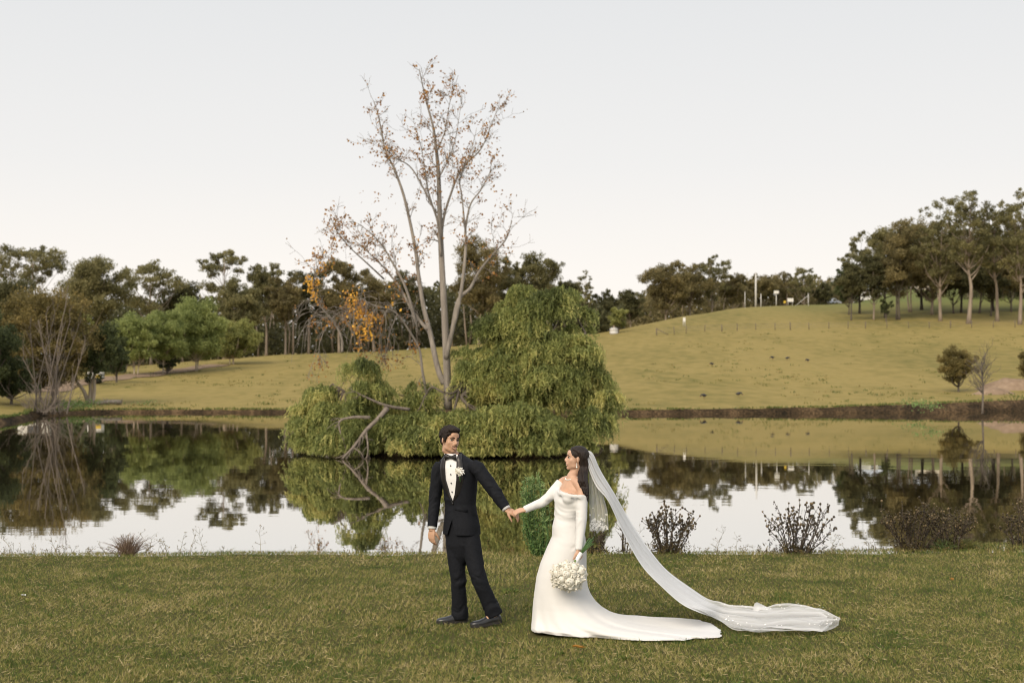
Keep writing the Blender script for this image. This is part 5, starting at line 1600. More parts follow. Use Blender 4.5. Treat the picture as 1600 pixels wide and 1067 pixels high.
# ------------------------------------------------------------------ veil (part of her dress) and bouquet
def veil():
    rng = np.random.default_rng(9)
    def og(px, py): 
        p = on_level(px, py, .045); return p
    n = 96; m = 40
    top = [B(917.5, 703.5, .03), B(926, 709, .05), B(938, 736, .10), B(958, 770, .16), B(979, 807, .24), B(996, 834, .30), B(1016, 861, .40), B(1043, 892, .55), B(1079, 919, .72), B(1113, 942, .88),
           og(1135, 950), og(1180, 954), og(1215, 952), og(1250, 949), og(1290, 955), og(1314, 967)]
    low = [B(918, 716, -.03), B(921, 735, -.05), B(932, 760, -.08), B(950, 782, -.10), B(968, 820, -.12), B(986, 855, -.14), B(1006, 886, -.16), B(1034, 914, -.18), B(1064, 940, -.18), B(1092, 955, -.14),
           og(1122, 971), og(1150, 983), og(1185, 989), og(1230, 988), og(1285, 986), og(1309, 977)]
    Ut, Lt = spline(np.array(top), n), spline(np.array(low), n)
    mb = MB()
    s = np.linspace(0, 1, n)
    air = 1 - smoothstep(.56, .66, s)
    for layer in range(3):
        rows = []; A = []
        for i in range(n):
            t = np.linspace(0, 1, m)
            w = (np.sin(t * 15 + layer * 2.1 + s[i] * 5) * .5 + np.sin(t * 31 + layer + s[i] * 9) * .3)
            gnd = 1 - air[i]
            base = Ut[i] + np.outer(t, Lt[i] - Ut[i])
            off = np.zeros((m, 3))
            amp = (.018 + .03 * min(1, s[i] * 4)) * air[i]
            off[:, 1] += w * amp * 1.2 + (layer - 1) * .03 * air[i] * min(1, s[i] * 5)
            off[:, 0] += w * amp * .35
            off[:, 2] += (np.maximum(0, w) * .030 + .008 * layer + .02 * np.maximum(0, np.sin(t * 7 + s[i] * 30 + layer))) * gnd
            # frayed outline on the ground, each layer spread a little differently
            ed = (fnoise(np.array([s[i] * 18 + layer * 7.0]), np.array([layer * 3.3]), 3)[0] - .5) * .30 * gnd
            off[:, 1] += ed * (t * 2 - 1)
            if layer and gnd > 0: off[:, 0] -= .06 * layer * gnd * smoothstep(.85, 1, s[i])
            rows.append(base + off)
            dens = (.66 + .24 * np.abs(w)) * air[i] + (.24 + .26 * np.abs(w)) * gnd
            # hemmed edges read denser
            dens = dens + .25 * ((t < .03) | (t > .97))
            A.append(np.clip(dens, 0, .95))
        mb.loft(np.array(rows), cap=False, closed=False, a=np.concatenate(A))
    # standing fold
    f0 = og(1176, 956)
    rows = []
    for i in range(10):
        u = i / 9
        b = f0 + np.array((u * .22, .03 * math.sin(u * 5), 0)); h = .10 * math.sin(min(1, u * 5) * 1.57) * (1 - u) + .01
        rows.append([b, b + np.array((.02, .03, h * .6)), b + np.array((.0, .02, h)), b + np.array((.03, -.05, h * .3))])
    mb.loft(np.array(rows), cap=False, closed=False, a=.5)
    v = mb.obj('veil', M_TULLE, bride)
    # short blusher tier hanging behind her shoulder
    sb = MB()
    n2, m2 = 46, 44
    for layer in range(2):
        rows = []; A = []
        for i in range(n2):
            t = np.linspace(0, 1, m2); u = i / (n2 - 1)
            xl = np.interp(u, [0, .15, .5, 1], [917, 919, 920.5, 921]) + layer * 1.5
            xr = np.interp(u, [0, .15, .4, .75, 1], [920, 928, 937, 949, 951 - 6 * layer])
            yt = 706 + u * 121
            w = np.sin(t * 26 + layer * 1.7 + u * 2) * .6 + np.sin(t * 47 + layer) * .3
            ragged = (fnoise(t * 8 + layer * 5, np.full(m2, 1.7), 3) - .5) * 26 * u ** 4
            P = np.array([B(xl + (xr - xl) * a, yt + r_ - 18 * u ** 2 * a * 0, -.02 + .10 * a + .02 * layer) for a, r_ in zip(t, ragged)])
            P[:, 1] += w * .022 * min(1, u * 4)
            P[:, 0] += w * .004
            rows.append(P); A.append(np.clip(.30 + .22 * np.maximum(0, w) + .18 * (u > .97), 0, .9))
        sb.loft(np.array(rows), cap=False, closed=False, a=np.concatenate(A))
    sb.obj('short_veil_tier', M_TULLE, v)
    # lace flowers scattered along the hems
    lc = MB()
    def motif(c, r, nrm):
        nrm = unit(nrm); u = unit(np.cross(nrm, (.2, .9, .4))); w = np.cross(nrm, u)
        for k in range(5):
            a = k * 1.2566 + rng.random() * .4
            d = u * math.cos(a) + w * math.sin(a); e = np.cross(nrm, d)
            V = [c + d * r * .12, c + d * r * .6 + e * r * .34, c + d * r * rng.uniform(.85, 1.1), c + d * r * .6 - e * r * .34]
            lc.add(V, [(0, 1, 2, 3)])
    for i in range(44):
        s_ = rng.uniform(.66, .995)
        k = s_ * (n - 1); j = int(k)
        t = 1 - abs(rng.normal() * .12) if rng.random() < .6 else abs(rng.normal() * .10)
        if s_ > .95: t = rng.random()
        t = min(max(t, .01), .99)
        p = Ut[j] * (1 - t) + Lt[j] * t + np.array((0, 0, .050))
        motif(p, rng.uniform(.005, .009), (rng.normal() * .3, -.5, 1))
    for i in range(60):
        t = rng.random(); u = 1 - abs(rng.normal()) * .09
        p = B(np.interp(t, [0, 1], [921, 949]), 706 + u * 121, -.06 + .10 * t)
        motif(p, rng.uniform(.007, .015), (rng.normal() * .3, -1, .1))
    lc.obj('lace_motifs', M_LACE, v, smooth=False)['kind'] = 'stuff'
veil()

def bouquet():
    rng = np.random.default_rng(14)
    c = B(888, 898, -.36)
    root = thing('bouquet', 'large bouquet of cream white roses hanging upside down from her hand', 'bouquet', c)
    hnd = B(903.5, 871, -.29)
    axis = unit(hnd - c)                  # from the blooms up to the hand
    u = unit(np.cross(axis, (0, 1, .1))); w = np.cross(axis, u)
    base = []
    k = 0
    pts_ = []
    tries = 0
    while len(pts_) < 30 and tries < 3000:
        tries += 1
        d = rng.normal(size=3); d /= np.linalg.norm(d)
        if np.dot(d, axis) > .62: continue
        p = c + d * np.array((.135, .115, .105)) * rng.uniform(.88, 1.05)
        if any(np.linalg.norm(p - q) < .050 for q, _ in pts_): continue
        pts_.append((p, d))
    protos = []
    for v in range(4):
        mb = rose(MB(), np.zeros(3), .046, (0, 0, 1), rng, 4)
        V, Fs, A = mb.arrays()
        me = mesh_data('rose', V, Fs, True, {'rnd': A}); me.materials.append(M_ROSE)
        protos.append(me)
    for i, (p, d) in enumerate(pts_):
        o = bpy.data.objects.new('rose', protos[i % 4])
        o.location = tuple(p - WLOC[root.name])
        o.rotation_euler = Vector(d + rng.normal(size=3) * .15).to_track_quat('Z', 'Y').to_euler()
        sc_ = rng.uniform(.88, 1.12); o.scale = (sc_,) * 3
        link(o, root)
    core = MB().ell(c, (.10, .085, .08), 16, 12)
    core.obj('inner_petals', M_ROSE, root)
    MB().tube([c + axis * .08, c + axis * .13, hnd - axis * .015, hnd + axis * .05], [.030, .020, .018, .020], 14).obj('handle_wrap', M_WRAP, root)
    # cut stems fan out beyond the hand
    end = B(920, 843, -.27)
    for k in range(13):
        e = end + np.array((rng.uniform(-.05, .05), rng.uniform(-.04, .04), rng.uniform(-.03, .03)))
        MB().tube([hnd + axis * .04 + rng.normal(size=3) * .006, (hnd + axis * .05) * .5 + e * .5, e], [.004, .0042, .004], 6).obj('stem', M_STEM, root)
    lf = MB()
    for k in range(16):
        p = c + axis * .085 + rng.normal(size=3) * .02
        V, Q, A = leaf_quads(np.array([p + u * rng.normal() * .03 + w * rng.normal() * .03]), .06, .028, rng, 0)
        lf.add(V, Q, A)
    lf.obj('leaves', LEAF['weed'], root)
bouquet()
# ================================================================== STRUCTURES ON THE HILL AND BY THE POND
M_METAL = plain('pale_roof_metal', (0.42, 0.46, 0.52), 0.45, 0.08, 3)
M_WALLW = plain('white_boards', (0.72, 0.71, 0.68), 0.7, 0.06, 3)
M_WALLC = plain('cream_wall', (0.52, 0.46, 0.38), 0.8, 0.08, 3)
M_GLASS = plain('window_glass', (0.05, 0.06, 0.07), 0.1, 0.1, spec=.6)
M_POLE = plain('pale_pole', (0.55, 0.54, 0.52), 0.6, 0.1, 5)
M_POST = plain('weathered_post', (0.13, 0.105, 0.08), 0.9, 0.25, 8)
M_WIRE = plain('wire', (0.16, 0.15, 0.14), 0.5, 0.1)
M_YEL = plain('yellow_paint', (0.65, 0.45, 0.05), 0.5, 0.05)

def house(name, label, c, w, d, h, rh, wall, roof, yaw=0.0, windows=2, cat='house'):
    root = thing(name, label, cat, c)
    M = np.array(Matrix.Rotation(yaw, 3, 'Z')); c = np.asarray(c, float)
    Wd = lambda P: c + np.asarray(P, float) @ M.T
    MB().box(Wd((0, 0, h / 2 - .4)), (w, d, h + .8), M).obj('wall', wall, root, smooth=False)
    e = .4
    V = Wd([(-w / 2 - e, -d / 2 - e, h), (w / 2 + e, -d / 2 - e, h), (w / 2 + e, d / 2 + e, h), (-w / 2 - e, d / 2 + e, h), (-w / 2 + d * .3, 0, h + rh), (w / 2 - d * .3, 0, h + rh),
            (-w / 2 - e, -d / 2 - e, h - .18), (w / 2 + e, -d / 2 - e, h - .18), (w / 2 + e, d / 2 + e, h - .18), (-w / 2 - e, d / 2 + e, h - .18)])
    obj('roof', V, [[(0, 1, 5, 4), (2, 3, 4, 5), (0, 6, 7, 1), (1, 7, 8, 2), (2, 8, 9, 3), (3, 9, 6, 0)], [(1, 2, 5), (3, 0, 4)]], roof, root, smooth=False)
    for k in range(windows):
        x = -w / 2 + w * (k + .5) / windows
        f = MB().box(Wd((x, -d / 2 - .03, h * .55)), (1.3, .1, 1.2), M).obj('window', M_WALLW, root, smooth=False)
        MB().box(Wd((x, -d / 2 - .09, h * .55)), (1.1, .04, 1.0), M).obj('pane', M_GLASS, f, smooth=False)
    return root
def hill(px, Y):
    return at_dist(px, Y)
house('shed', 'white shed half hidden behind the ochre tree at the pond', at_dist(56, 146) + (0, 0, -.5), 3.0, 3.4, 2.6, .6, M_WALLW, M_METAL, .2, 1, 'shed')
house('house', 'house with pale blue roof seen between the tall gums', at_dist(1450, 395), 6.5, 6, 2.6, 2.8, M_WALLC, M_METAL, -.15, 3)
house('house', 'white gabled house behind the grey green gum', at_dist(1362, 420), 4.5, 5, 2.6, 1.8, M_WALLW, M_METAL, .2, 2)
house('cottage', 'small pale cottage at the top of the field beside the dense deep green tree', at_dist(1299, 348) + (0, 0, -.6), 3.2, 3, 2.4, 1.1, M_WALLC, M_METAL, .1, 1, 'cottage')

def tank():
    c = place(959, 522)
    root = thing('water_tank', 'white water tank between the pepper tree and the bushes', 'tank', c)
    mb = MB()
    ph = np.arange(24) * 2 * math.pi / 24
    rr = [np.stack([c[0] + r * np.cos(ph), c[1] + r * np.sin(ph), np.full(24, c[2] + z)], 1) for r, z in ((.62, -.3), (.62, .1), (.65, .12), (.62, .14), (.62, .6), (.65, .62), (.62, .64), (.62, .8))]
    mb.loft(rr); mb.obj('tank_body', M_POLE, root)
    mb = MB().loft([np.stack([c[0] + r * np.cos(ph), c[1] + r * np.sin(ph), np.full(24, c[2] + z)], 1) for r, z in ((.66, .8), (.4, .92), (.1, .96))]); mb.obj('lid', M_POLE, root)
tank()

def parked():
    c = place(150, 600)
    root = thing('trailer', 'small white trailer with yellow panel under the dark paperbark', 'trailer', c)
    MB().box(c + (0, 0, .8), (1.3, 1.0, .6)).obj('body', M_WALLW, root, smooth=False)
    MB().box(c + (.4, -.53, .7), (.5, .05, .3)).obj('panel', M_YEL, root, smooth=False)
    for s in (-.45, .45):
        ph = np.arange(14) * 2 * math.pi / 14
        MB().loft([np.stack([c[0] + s + .26 * np.cos(ph), np.full(14, c[1] - .62 + y), c[2] + .26 + .26 * np.sin(ph)], 1) for y in (-.08, .08)]).obj('wheel', M_STUD, root)
parked()

def pole(px, base, top, label, r=.09, name='pole', arm=None, extra=None, D=None, mat=None):
    c = place(px, base) if D is None else at_dist(px, D)
    H = float(pt(px, top, c[1])[2])
    root = thing(name, label, 'pole', c)
    mat = mat or M_POLE
    MB().tube([c - (0, 0, .3), np.array((c[0], c[1], (c[2] + H) / 2)), np.array((c[0], c[1], H))], [r, r * .9, r * .75], 8).obj('shaft', mat, root)
    t = np.array((c[0], c[1], H))
    MB().ell(t, (r * 1.1, r * 1.1, r * .8), 8, 6).obj('cap', mat, root)
    if arm: MB().tube([t - (arm, 0, .25), t - (0, 0, .2), t + (arm, 0, -.25)], .05, 6).obj('cross_arm', mat, root)
    if extra: extra(root, t, c)
    return root
pole(1168, 480, 427, 'tall white pole, the one closer to the brown gums', .17)
pole(1181, 480, 427, 'tall white pole, the one closer to the field lamp', .19)
pole(1164, 481, 456, 'short thin post hugging the first tall white pole', .07)
pole(1189, 480, 460, 'short white post between the tall poles and the lamp', .10)
def lamp_head(root, t, c):
    MB().box(t + (0, -.05, .3), (.9, .35, .55)).obj('lamp_head', M_WALLW, root, smooth=False)
pole(1213, 478, 459, 'field lamp post with square white head on the hilltop', .10, 'lamp_post', extra=lamp_head)
def stay(root, t, c):
    q = place(1243, 478)
    MB().tube([t - (0, 0, .3), q], .05, 5).obj('stay_rod', M_POLE, root)
pole(1263, 478, 459, 'stayed post with sloping brace at the end of the hilltop yard', .10, 'braced_post', extra=stay)

def board(px, base, top, w, label, col, name):
    c = place(px, base); H = float(pt(px, top, c[1])[2]) - c[2]
    root = thing(name, label, 'sign', c)
    for s in (-.35, .35):
        MB().tube([c + (s * w, 0, -.2), c + (s * w, 0, H * .95)], .05, 6).obj('post', M_POST if col is M_YEL else M_POLE, root)
    MB().box(c + (0, -.07, H * .76), (w, .05, H * .46)).obj('panel', col, root, smooth=False)
board(1235, 478, 466, 1.15, 'white board on two posts beside the braced post', M_WALLW, 'board')
board(1226, 478, 470, .42, 'small yellowish marker just before the white board', M_YEL, 'marker')
board(1069, 510, 496, .38, 'little white sign on the hillside at the start of the wire fence', M_WALLW, 'sign')

def fence():
    A = [(1026, 524), (1054, 523), (1072, 521), (1101, 518.5), (1128, 518), (1152, 517), (1181, 516), (1211, 516), (1235, 516), (1264, 515), (1295, 514), (1325, 514), (1352, 513.5), (1386, 513), (1420, 513), (1452, 513), (1485, 513), (1518, 512.5), (1552, 512), (1586, 512), (1620, 512)]
    P = [place(*a) for a in A]
    root = thing('wire_fence', 'low wire fence with thin weathered posts crossing the hillside', 'fence', P[0])
    rng = np.random.default_rng(2)
    for i, p in enumerate(P):
        h = rng.uniform(.95, 1.25); r = .075 if i % 4 == 0 else .05
        MB().tube([p - (0, 0, .2), p + (rng.normal() * .05, 0, h)], r, 6).obj('post', M_POST, root)
    MB().tube([P[0] + (0, 0, .9), P[0] + (1.9, 0, -.05)], .05, 6).obj('brace', M_POST, root)
    for h in (.35, .65, .92):
        Q = []
        for a, b in zip(P[:-1], P[1:]):
            for t in (0, .5):
                q = a + (b - a) * t; q[2] = float(z_far(q[0], q[1])) + h; Q.append(q)
        MB().tube(np.array(Q), .014, 3, cap=False).obj('wire', M_WIRE, root)
fence()

# ------------------------------------------------------------------ birds feeding on the field
M_BIRD = plain('dark_feathers', (0.018, 0.018, 0.024), 0.5, 0.3, 60)
M_BEAK = plain('red_beak', (0.35, 0.04, 0.02), 0.5, 0.1)
M_LEG = plain('bird_leg', (0.20, 0.10, 0.05), 0.6, 0.1)
def bird_proto():
    root = thing('bird', 'x', 'bird', (0, 0, 0))
    mb = MB()
    mb.ell((0, 0, .26), (.17, .09, .10), 14, 10, np.array(Matrix.Rotation(.25, 3, 'Y')))
    mb.tube([(-.12, 0, .30), (-.19, 0, .33), (-.23, 0, .26), (-.24, 0, .21)], [.05, .04, .032, .03], 10)
    mb.ell((-.25, 0, .20), (.045, .032, .034), 10, 8)
    mb.tube([(.12, 0, .24), (.20, 0, .27), (.27, 0, .30)], [(.05, .04), (.035, .02), (.012, .006)], 8)
    V, No, Fs = remesh(mb, .012, 2)
    obj('body', V, Fs, M_BIRD, root)
    MB().tube([(-.28, 0, .19), (-.34, 0, .15)], [.014, .004], 6).obj('beak', M_BEAK, root)
    for s in (-.04, .04):
        MB().tube([(.02, s, .19), (.0, s, .10), (.02, s, .0)], [.012, .009, .008], 5).obj('leg', M_LEG, root)
    return root
proto = bird_proto()
BL = [(1100, 624, .3, 'dark bird feeding closest to the earth bank, with its partner on the same strip'), (1154, 621, 2.9, 'dark bird on the shore strip, the one nearer the small olive tree'), (1112.6, 573, .6, 'lone dark bird halfway up the field toward the pepper tree'),
      (1207, 562.6, .2, 'dark bird higher on the field, first of the spaced row of three'), (1230, 563.5, 3.3, 'dark bird higher on the field, middle of the spaced row of three'), (1262, 566.5, .4, 'dark bird higher on the field, last of the row and nearest the olive tree')]
kids = list(proto.children)
for i, (px, py, yaw, lab) in enumerate(BL):
    c = place(px, py)
    if i == 0:
        r = proto
    else:
        r = proto.copy(); COL.objects.link(r)
        for ch in kids:
            k = ch.copy(); COL.objects.link(k); k.parent = r
    r.location = tuple(c); r.rotation_euler = (0, 0, yaw); r.scale = (1.15,) * 3
    tag(r, lab, 'bird', 'dark birds feeding on the field')

# log and driftwood lying at the far water edge
def log():
    rng = np.random.default_rng(3)
    a = place(150, 634); b = place(190, 633)
    root = thing('fallen_log', 'weathered fallen log with broken stubs by the paperbark', 'log', a)
    mb = MB().tube(spline(np.array([a + (0, 0, .15), (a + b) / 2 + (0, 0, .25), b + (0, 0, .2)]), 8), [.10, .13, .15, .16, .16, .17, .19, .15], 8)
    for k in range(8):
        p = a + (b - a) * rng.random() + (0, 0, .2)
        mb.tube([p, p + (rng.normal() * .4, -.2, rng.uniform(.1, .45))], [.05, .015], 5)
    mb.obj('trunk', BARK['grey'], root)
log()

# low green plants along the far shore
def shore_plants():
    rng = np.random.default_rng(6)
    C = []
    for px, py, n, sp in ((118, 636, 700, 1.1), (108, 640, 400, .8), (230, 634, 90, .5), (1430, 634, 160, .6), (1450, 640, 120, .5)):
        p = place(px, py)
        C.append(p + rng.normal(size=(n, 3)) * (sp, .3, .16) + (0, 0, .22))
    C = np.concatenate(C)
    V, Q, A = leaf_quads(C, .16, .06, rng, 0, np.clip(rng.normal(.4, .2, len(C)), 0, 1))
    root = MB().add(V, Q, A).obj('waterside_plants', LEAF['weed'], None, smooth=False)
    tag(root, 'green plants growing along the far water line', 'plants', kind='stuff')
shore_plants()

# rough grass hanging over the lip of the far bank
def bank_grass():
    rng = np.random.default_rng(16)
    C = []; R = []
    far = far_cols
    k = rng.integers(far[0], far[-1], 15000)
    u = rng.random(len(k))
    P = SHORE[k] * (1 - u)[:, None] + SHORE[(k + 1) % _n] * u[:, None]
    tb = _tb[k]
    off = tb * (.86 + .5 * np.abs(rng.normal(size=len(k))))
    P = P + _dir[k] * off[:, None]
    z = WATER + (z_land(P[:, 0], P[:, 1]) - WATER) * np.clip(off / tb, 0, 1) ** .75
    lump = fnoise(P[:, 0] * .8, P[:, 1] * .8 + 4, 3)
    ok = (lump > rng.uniform(.3, .62, len(k))) & (np.abs(P[:, 0] / P[:, 1]) < .5)
    C = np.column_stack([P, z + .05])[ok]; lump = lump[ok]
    d = rng.normal(size=(len(C), 3)) * .5 + (0, 0, 1)
    V, Q, A = leaf_quads(C, .26, .07, rng, 0, np.clip(.25 + rng.normal(size=len(C)) * .22 + (lump - .5), 0, 1), dirs=d * 1.5)
    tag(obj('bank_grass', V, [Q], LEAF['bank'], None, False, {'rnd': A}), 'rough grass along the lip of the far bank', 'grass', kind='stuff')
    # weedy tussocks dotted over the field
    n = 1300
    px = rng.uniform(150, 1640, n); D = 104 + 110 * rng.random(n) ** 1.3
    x = (px - 800) / F * D; keep = fnoise(x * .12 + 3, D * .05, 3) > .5
    x, D = x[keep], D[keep]
    C = np.repeat(np.stack([x, D, z_far(x, D) + .05], 1), 9, 0) + rng.normal(size=(len(x) * 9, 3)) * (.22, .2, .05)
    V, Q, A = leaf_quads(C, .20, .08, rng, 0, np.repeat(rng.random(len(x)), 9), dirs=rng.normal(size=(len(C), 3)) * .6 + (0, 0, 1))
    tag(obj('field_tussocks', V, [Q], LEAF['bank'], None, False, {'rnd': A}), 'small weedy tussocks dotted over the dry field', 'tussocks', kind='stuff')
LEAF['bank'] = leafy('bank_grass_blades', [(0, (0.06, 0.10, 0.025)), (.4, (0.15, 0.17, 0.045)), (.75, (0.24, 0.21, 0.07)), (1, (0.32, 0.25, 0.11))])
bank_grass()

# ================================================================== PLANTS AT THE NEAR WATER EDGE
def near_ground(px, Y):
    x = (px - 800) / F * Y
    return np.array((x, Y, 0.0))

def thistle(px, Y, hpx, wpx, n, label, seed, dense=1.0, leafmat='dry', heads=1.0):
    rng = np.random.default_rng(seed)
    s = Y / F
    b = near_ground(px, Y); b[2] = -.03
    root = thing('dry_thistle', label, 'weed', b, 'dry thistle clumps at the pond edge')
    hd = MB(); lf = MB()
    H = hpx * s; Wd = wpx * s / 2
    for k in range(n):
        mb = MB()
        u = rng.uniform(-1, 1)
        hh = H * rng.uniform(.55, 1.0) * (1 - .18 * abs(u))
        o = b + np.array((u * Wd * .30, rng.normal() * .06, 0))
        e = b + np.array((u * Wd + rng.normal() * .03, rng.normal() * .15, hh))
        P = spline(np.array([o, o * .6 + e * .4 + (rng.normal() * .02, rng.normal() * .02, .03), o * .25 + e * .75 + (rng.normal() * .02, 0, .02), e]), 12)
        mb.tube(P, np.linspace(.0075, .003, 12), 5)
        tips = [e]
        for j in range(rng.integers(4, 9)):
            i = rng.integers(4, 11)
            d = unit(np.array((rng.normal() * .9, rng.normal() * .7, 1.0)))
            q = P[i] + d * rng.uniform(.07, .17)
            mb.tube([P[i], (P[i] + q) / 2 + (0, 0, -.008), q], [.0035, .003, .002], 4)
            tips.append(q)
        mb.obj('stem', M_DRYSTEM, root)
        for q in tips:
            if rng.random() < heads:
                r = rng.uniform(.010, .017)
                hd.ell(q, (r, r, r * 1.1), 6, 4, a=rng.random())
                C = np.tile(q, (7, 1)); D_ = rng.normal(size=(7, 3)) + (0, 0, .3)
                D_ /= np.linalg.norm(D_, axis=1)[:, None]
                V, Q, A = leaf_quads(C + D_ * r * 1.1, r * 1.3, r * .35, rng, 0, rng.random(7), dirs=D_ * 3)
                hd.add(V, Q, A)
        # crumpled leaves up the stem
        m = int(32 * dense)
        t = rng.random(m) ** 1.1 * 10.9; i = t.astype(int)
        C = P[i] + (P[np.minimum(i + 1, 11)] - P[i]) * (t - i)[:, None] + rng.normal(size=(m, 3)) * .016
        V, Q, A = leaf_quads(C, .042, .018, rng, .4, np.clip(rng.normal(.4, .25, m), 0, 1))
        lf.add(V, Q, A)
    m = int(520 * dense * wpx / 80)
    C = b + rng.normal(size=(m, 3)) * (Wd * .34, .10, H * .10) + (0, 0, H * .10)
    V, Q, A = leaf_quads(C, .05, .016, rng, 0, np.clip(rng.normal(.3, .2, m), 0, 1))
    lf.add(V, Q, A)
    tag(hd.obj('seed_heads', LEAF['dry'], root), kind='stuff')
    tag(lf.obj('dry_leaves', LEAF[leafmat], root, smooth=False), kind='stuff')
M_DRYSTEM = plain('dry_stem', (0.055, 0.040, 0.028), .8, .3, 60)
thistle(1043, 18.2, 80, 84, 20, 'dark dry thistle clump standing just beyond the veil', 1, 1.2)
thistle(1240, 18.15, 92, 128, 22, 'widest dry thistle clump with fanned stems and round seed heads', 2, .8)
thistle(1425, 18.45, 84, 110, 24, 'brown tangled thistle thicket with pale seed heads, before the dark reflection', 3, .95)
thistle(1478, 18.6, 62, 70, 18, 'lower brown thistle clump at the end of the tangled thicket', 4, .8)
thistle(1590, 18.9, 66, 44, 9, 'thin thistle stalks cut by the picture edge', 5, .7)
thistle(930, 18.4, 34, 84, 10, 'short sparse dry weeds seen through the veil', 6, .35, heads=.3)
thistle(975, 18.4, 44, 40, 5, 'thin twiggy dry weed between the veil tier and the long veil', 8, .15, heads=.1)

def fleabane():
    rng = np.random.default_rng(11)
    Y = 17.9
    b = near_ground(843, Y)
    root = thing('tall_weed', 'tall bushy green weed with budding tops behind the joined hands', 'weed', b)
    lf = MB(); bd = MB()
    s = Y / F
    for k in range(26):
        u = rng.uniform(-1, 1)
        H = s * 136 * rng.uniform(.45, 1.0) * (1 - .12 * abs(u))
        o = b + np.array((u * .05, rng.normal() * .05, -.03))
        e = b + np.array((u * .13 - .07, rng.normal() * .07, H))
        P = spline(np.array([o, o * .5 + e * .5 + (u * .08, 0, 0), e]), 14)
        MB().tube(P, np.linspace(.006, .003, 14), 5).obj('stem', M_STEM, root)
        m = int(80 * H)
        t = rng.random(m) * 12.9; i = t.astype(int)
        D_ = rng.normal(size=(m, 3)) * (1, 1, .5) + (0, 0, .5); D_ /= np.linalg.norm(D_, axis=1)[:, None]
        C = P[i] + (P[i + 1] - P[i]) * (t - i)[:, None] + D_ * .03
        V, Q, A = leaf_quads(C, .075, .016, rng, 0, np.clip(rng.normal(.32, .26, m) + .35 * (t / 13), 0, 1), dirs=D_ * 2)
        lf.add(V, Q, A)
        for j in range(7):
            q = e + rng.normal(size=3) * (.022, .022, .018) - (0, 0, .01)
            bd.ell(q, (.006, .006, .008), 6, 5, a=rng.uniform(.8, 1))
    tag(lf.obj('leaves', LEAF['weed'], root, smooth=False), kind='stuff')
    tag(bd.obj('buds', LEAF['weed'], root), kind='stuff')
fleabane()

def tuft(px, Y, hpx, wpx, n, label, seed, mat, name='grass_tuft'):
    rng = np.random.default_rng(seed); s = Y / F
    b = near_ground(px, Y)
    mb = MB()
    for k in range(n):
        u = rng.normal() * .55
        h = hpx * s * rng.uniform(.4, 1.0)
        o = b + np.array((rng.normal() * wpx * s * .10, rng.normal() * .05, -.02))
        e = o + np.array((u * wpx * s * .5, rng.normal() * .10, h * (1 - .2 * abs(u))))
        P = spline(np.array([o, o * .5 + e * .5 + (0, 0, h * .12), e]), 6)
        mb.tube(P, np.linspace(.004, .0012, 6), 3, cap=False, a=rng.random())
    o = mb.obj(name, mat)
    tag(o, label, 'grass')
    return o
M_TUFT = leafy('tuft_blades', [(0, (0.10, 0.065, 0.045)), (.5, (0.21, 0.14, 0.10)), (1, (0.34, 0.25, 0.17))], .2)
tuft(203, 18.05, 36, 60, 260, 'reddish brown grass tuft at the lawn edge west of the couple', 1, M_TUFT)
tuft(1502, 18.6, 20, 56, 300, 'bright green grass tuft below the lower thistle clump', 2, LEAF['lime'])
tuft(1470, 18.5, 20, 40, 160, 'dark green grass tuft wedged between the two brown thistle clumps', 3, LEAF['weed'])

def sprigs():
    """thin weeds scattered all along the lawn's edge, against the bright water"""
    rng = np.random.default_rng(15)
    mb = MB(); lf = MB()
    for k in range(420):
        px = rng.uniform(-60, 1660)
        if 320 < px < 600 and rng.random() < .72: continue
        Y = 18.05 + rng.normal() * .12 + (.25 if px > 1350 else 0)
        b = near_ground(px, Y)
        big = rng.random() < (.22 if px < 260 or 620 < px < 1000 else .07)
        h = rng.uniform(.10, .30) if big else rng.uniform(.03, .10)
        e = b + np.array((rng.normal() * h * .5, rng.normal() * .04, h))
        P = spline(np.array([b - (0, 0, .03), (b + e) / 2 + (rng.normal() * .02, 0, .01), e]), 6)
        mb.tube(P, np.linspace(.003, .0012, 6), 3, cap=False, a=rng.random())
        for j in range(3 if not big else 8):
            i = rng.integers(1, 6)
            q = P[i] + unit(np.array((rng.normal(), rng.normal() * .5, .8))) * h * .3
            mb.tube([P[i], q], [.0016, .001], 3, cap=False, a=rng.random())
            V, Q, A = leaf_quads(q + rng.normal(size=(3, 3)) * .010, .022, .008, rng, 0, rng.random(3))
            lf.add(V, Q, A)
    V, Fs, A = mb.arrays(); V2, Q2, A2 = lf.arrays()
    o = obj('edge_weeds', np.concatenate([V, V2]), [f for f in Fs] + [q + len(V) for q in Q2], LEAF['ochre'], None, False, {'rnd': np.concatenate([A, A2])})
    tag(o, 'thin scattered weeds along the lawn edge against the water', 'weeds', kind='stuff')
sprigs()

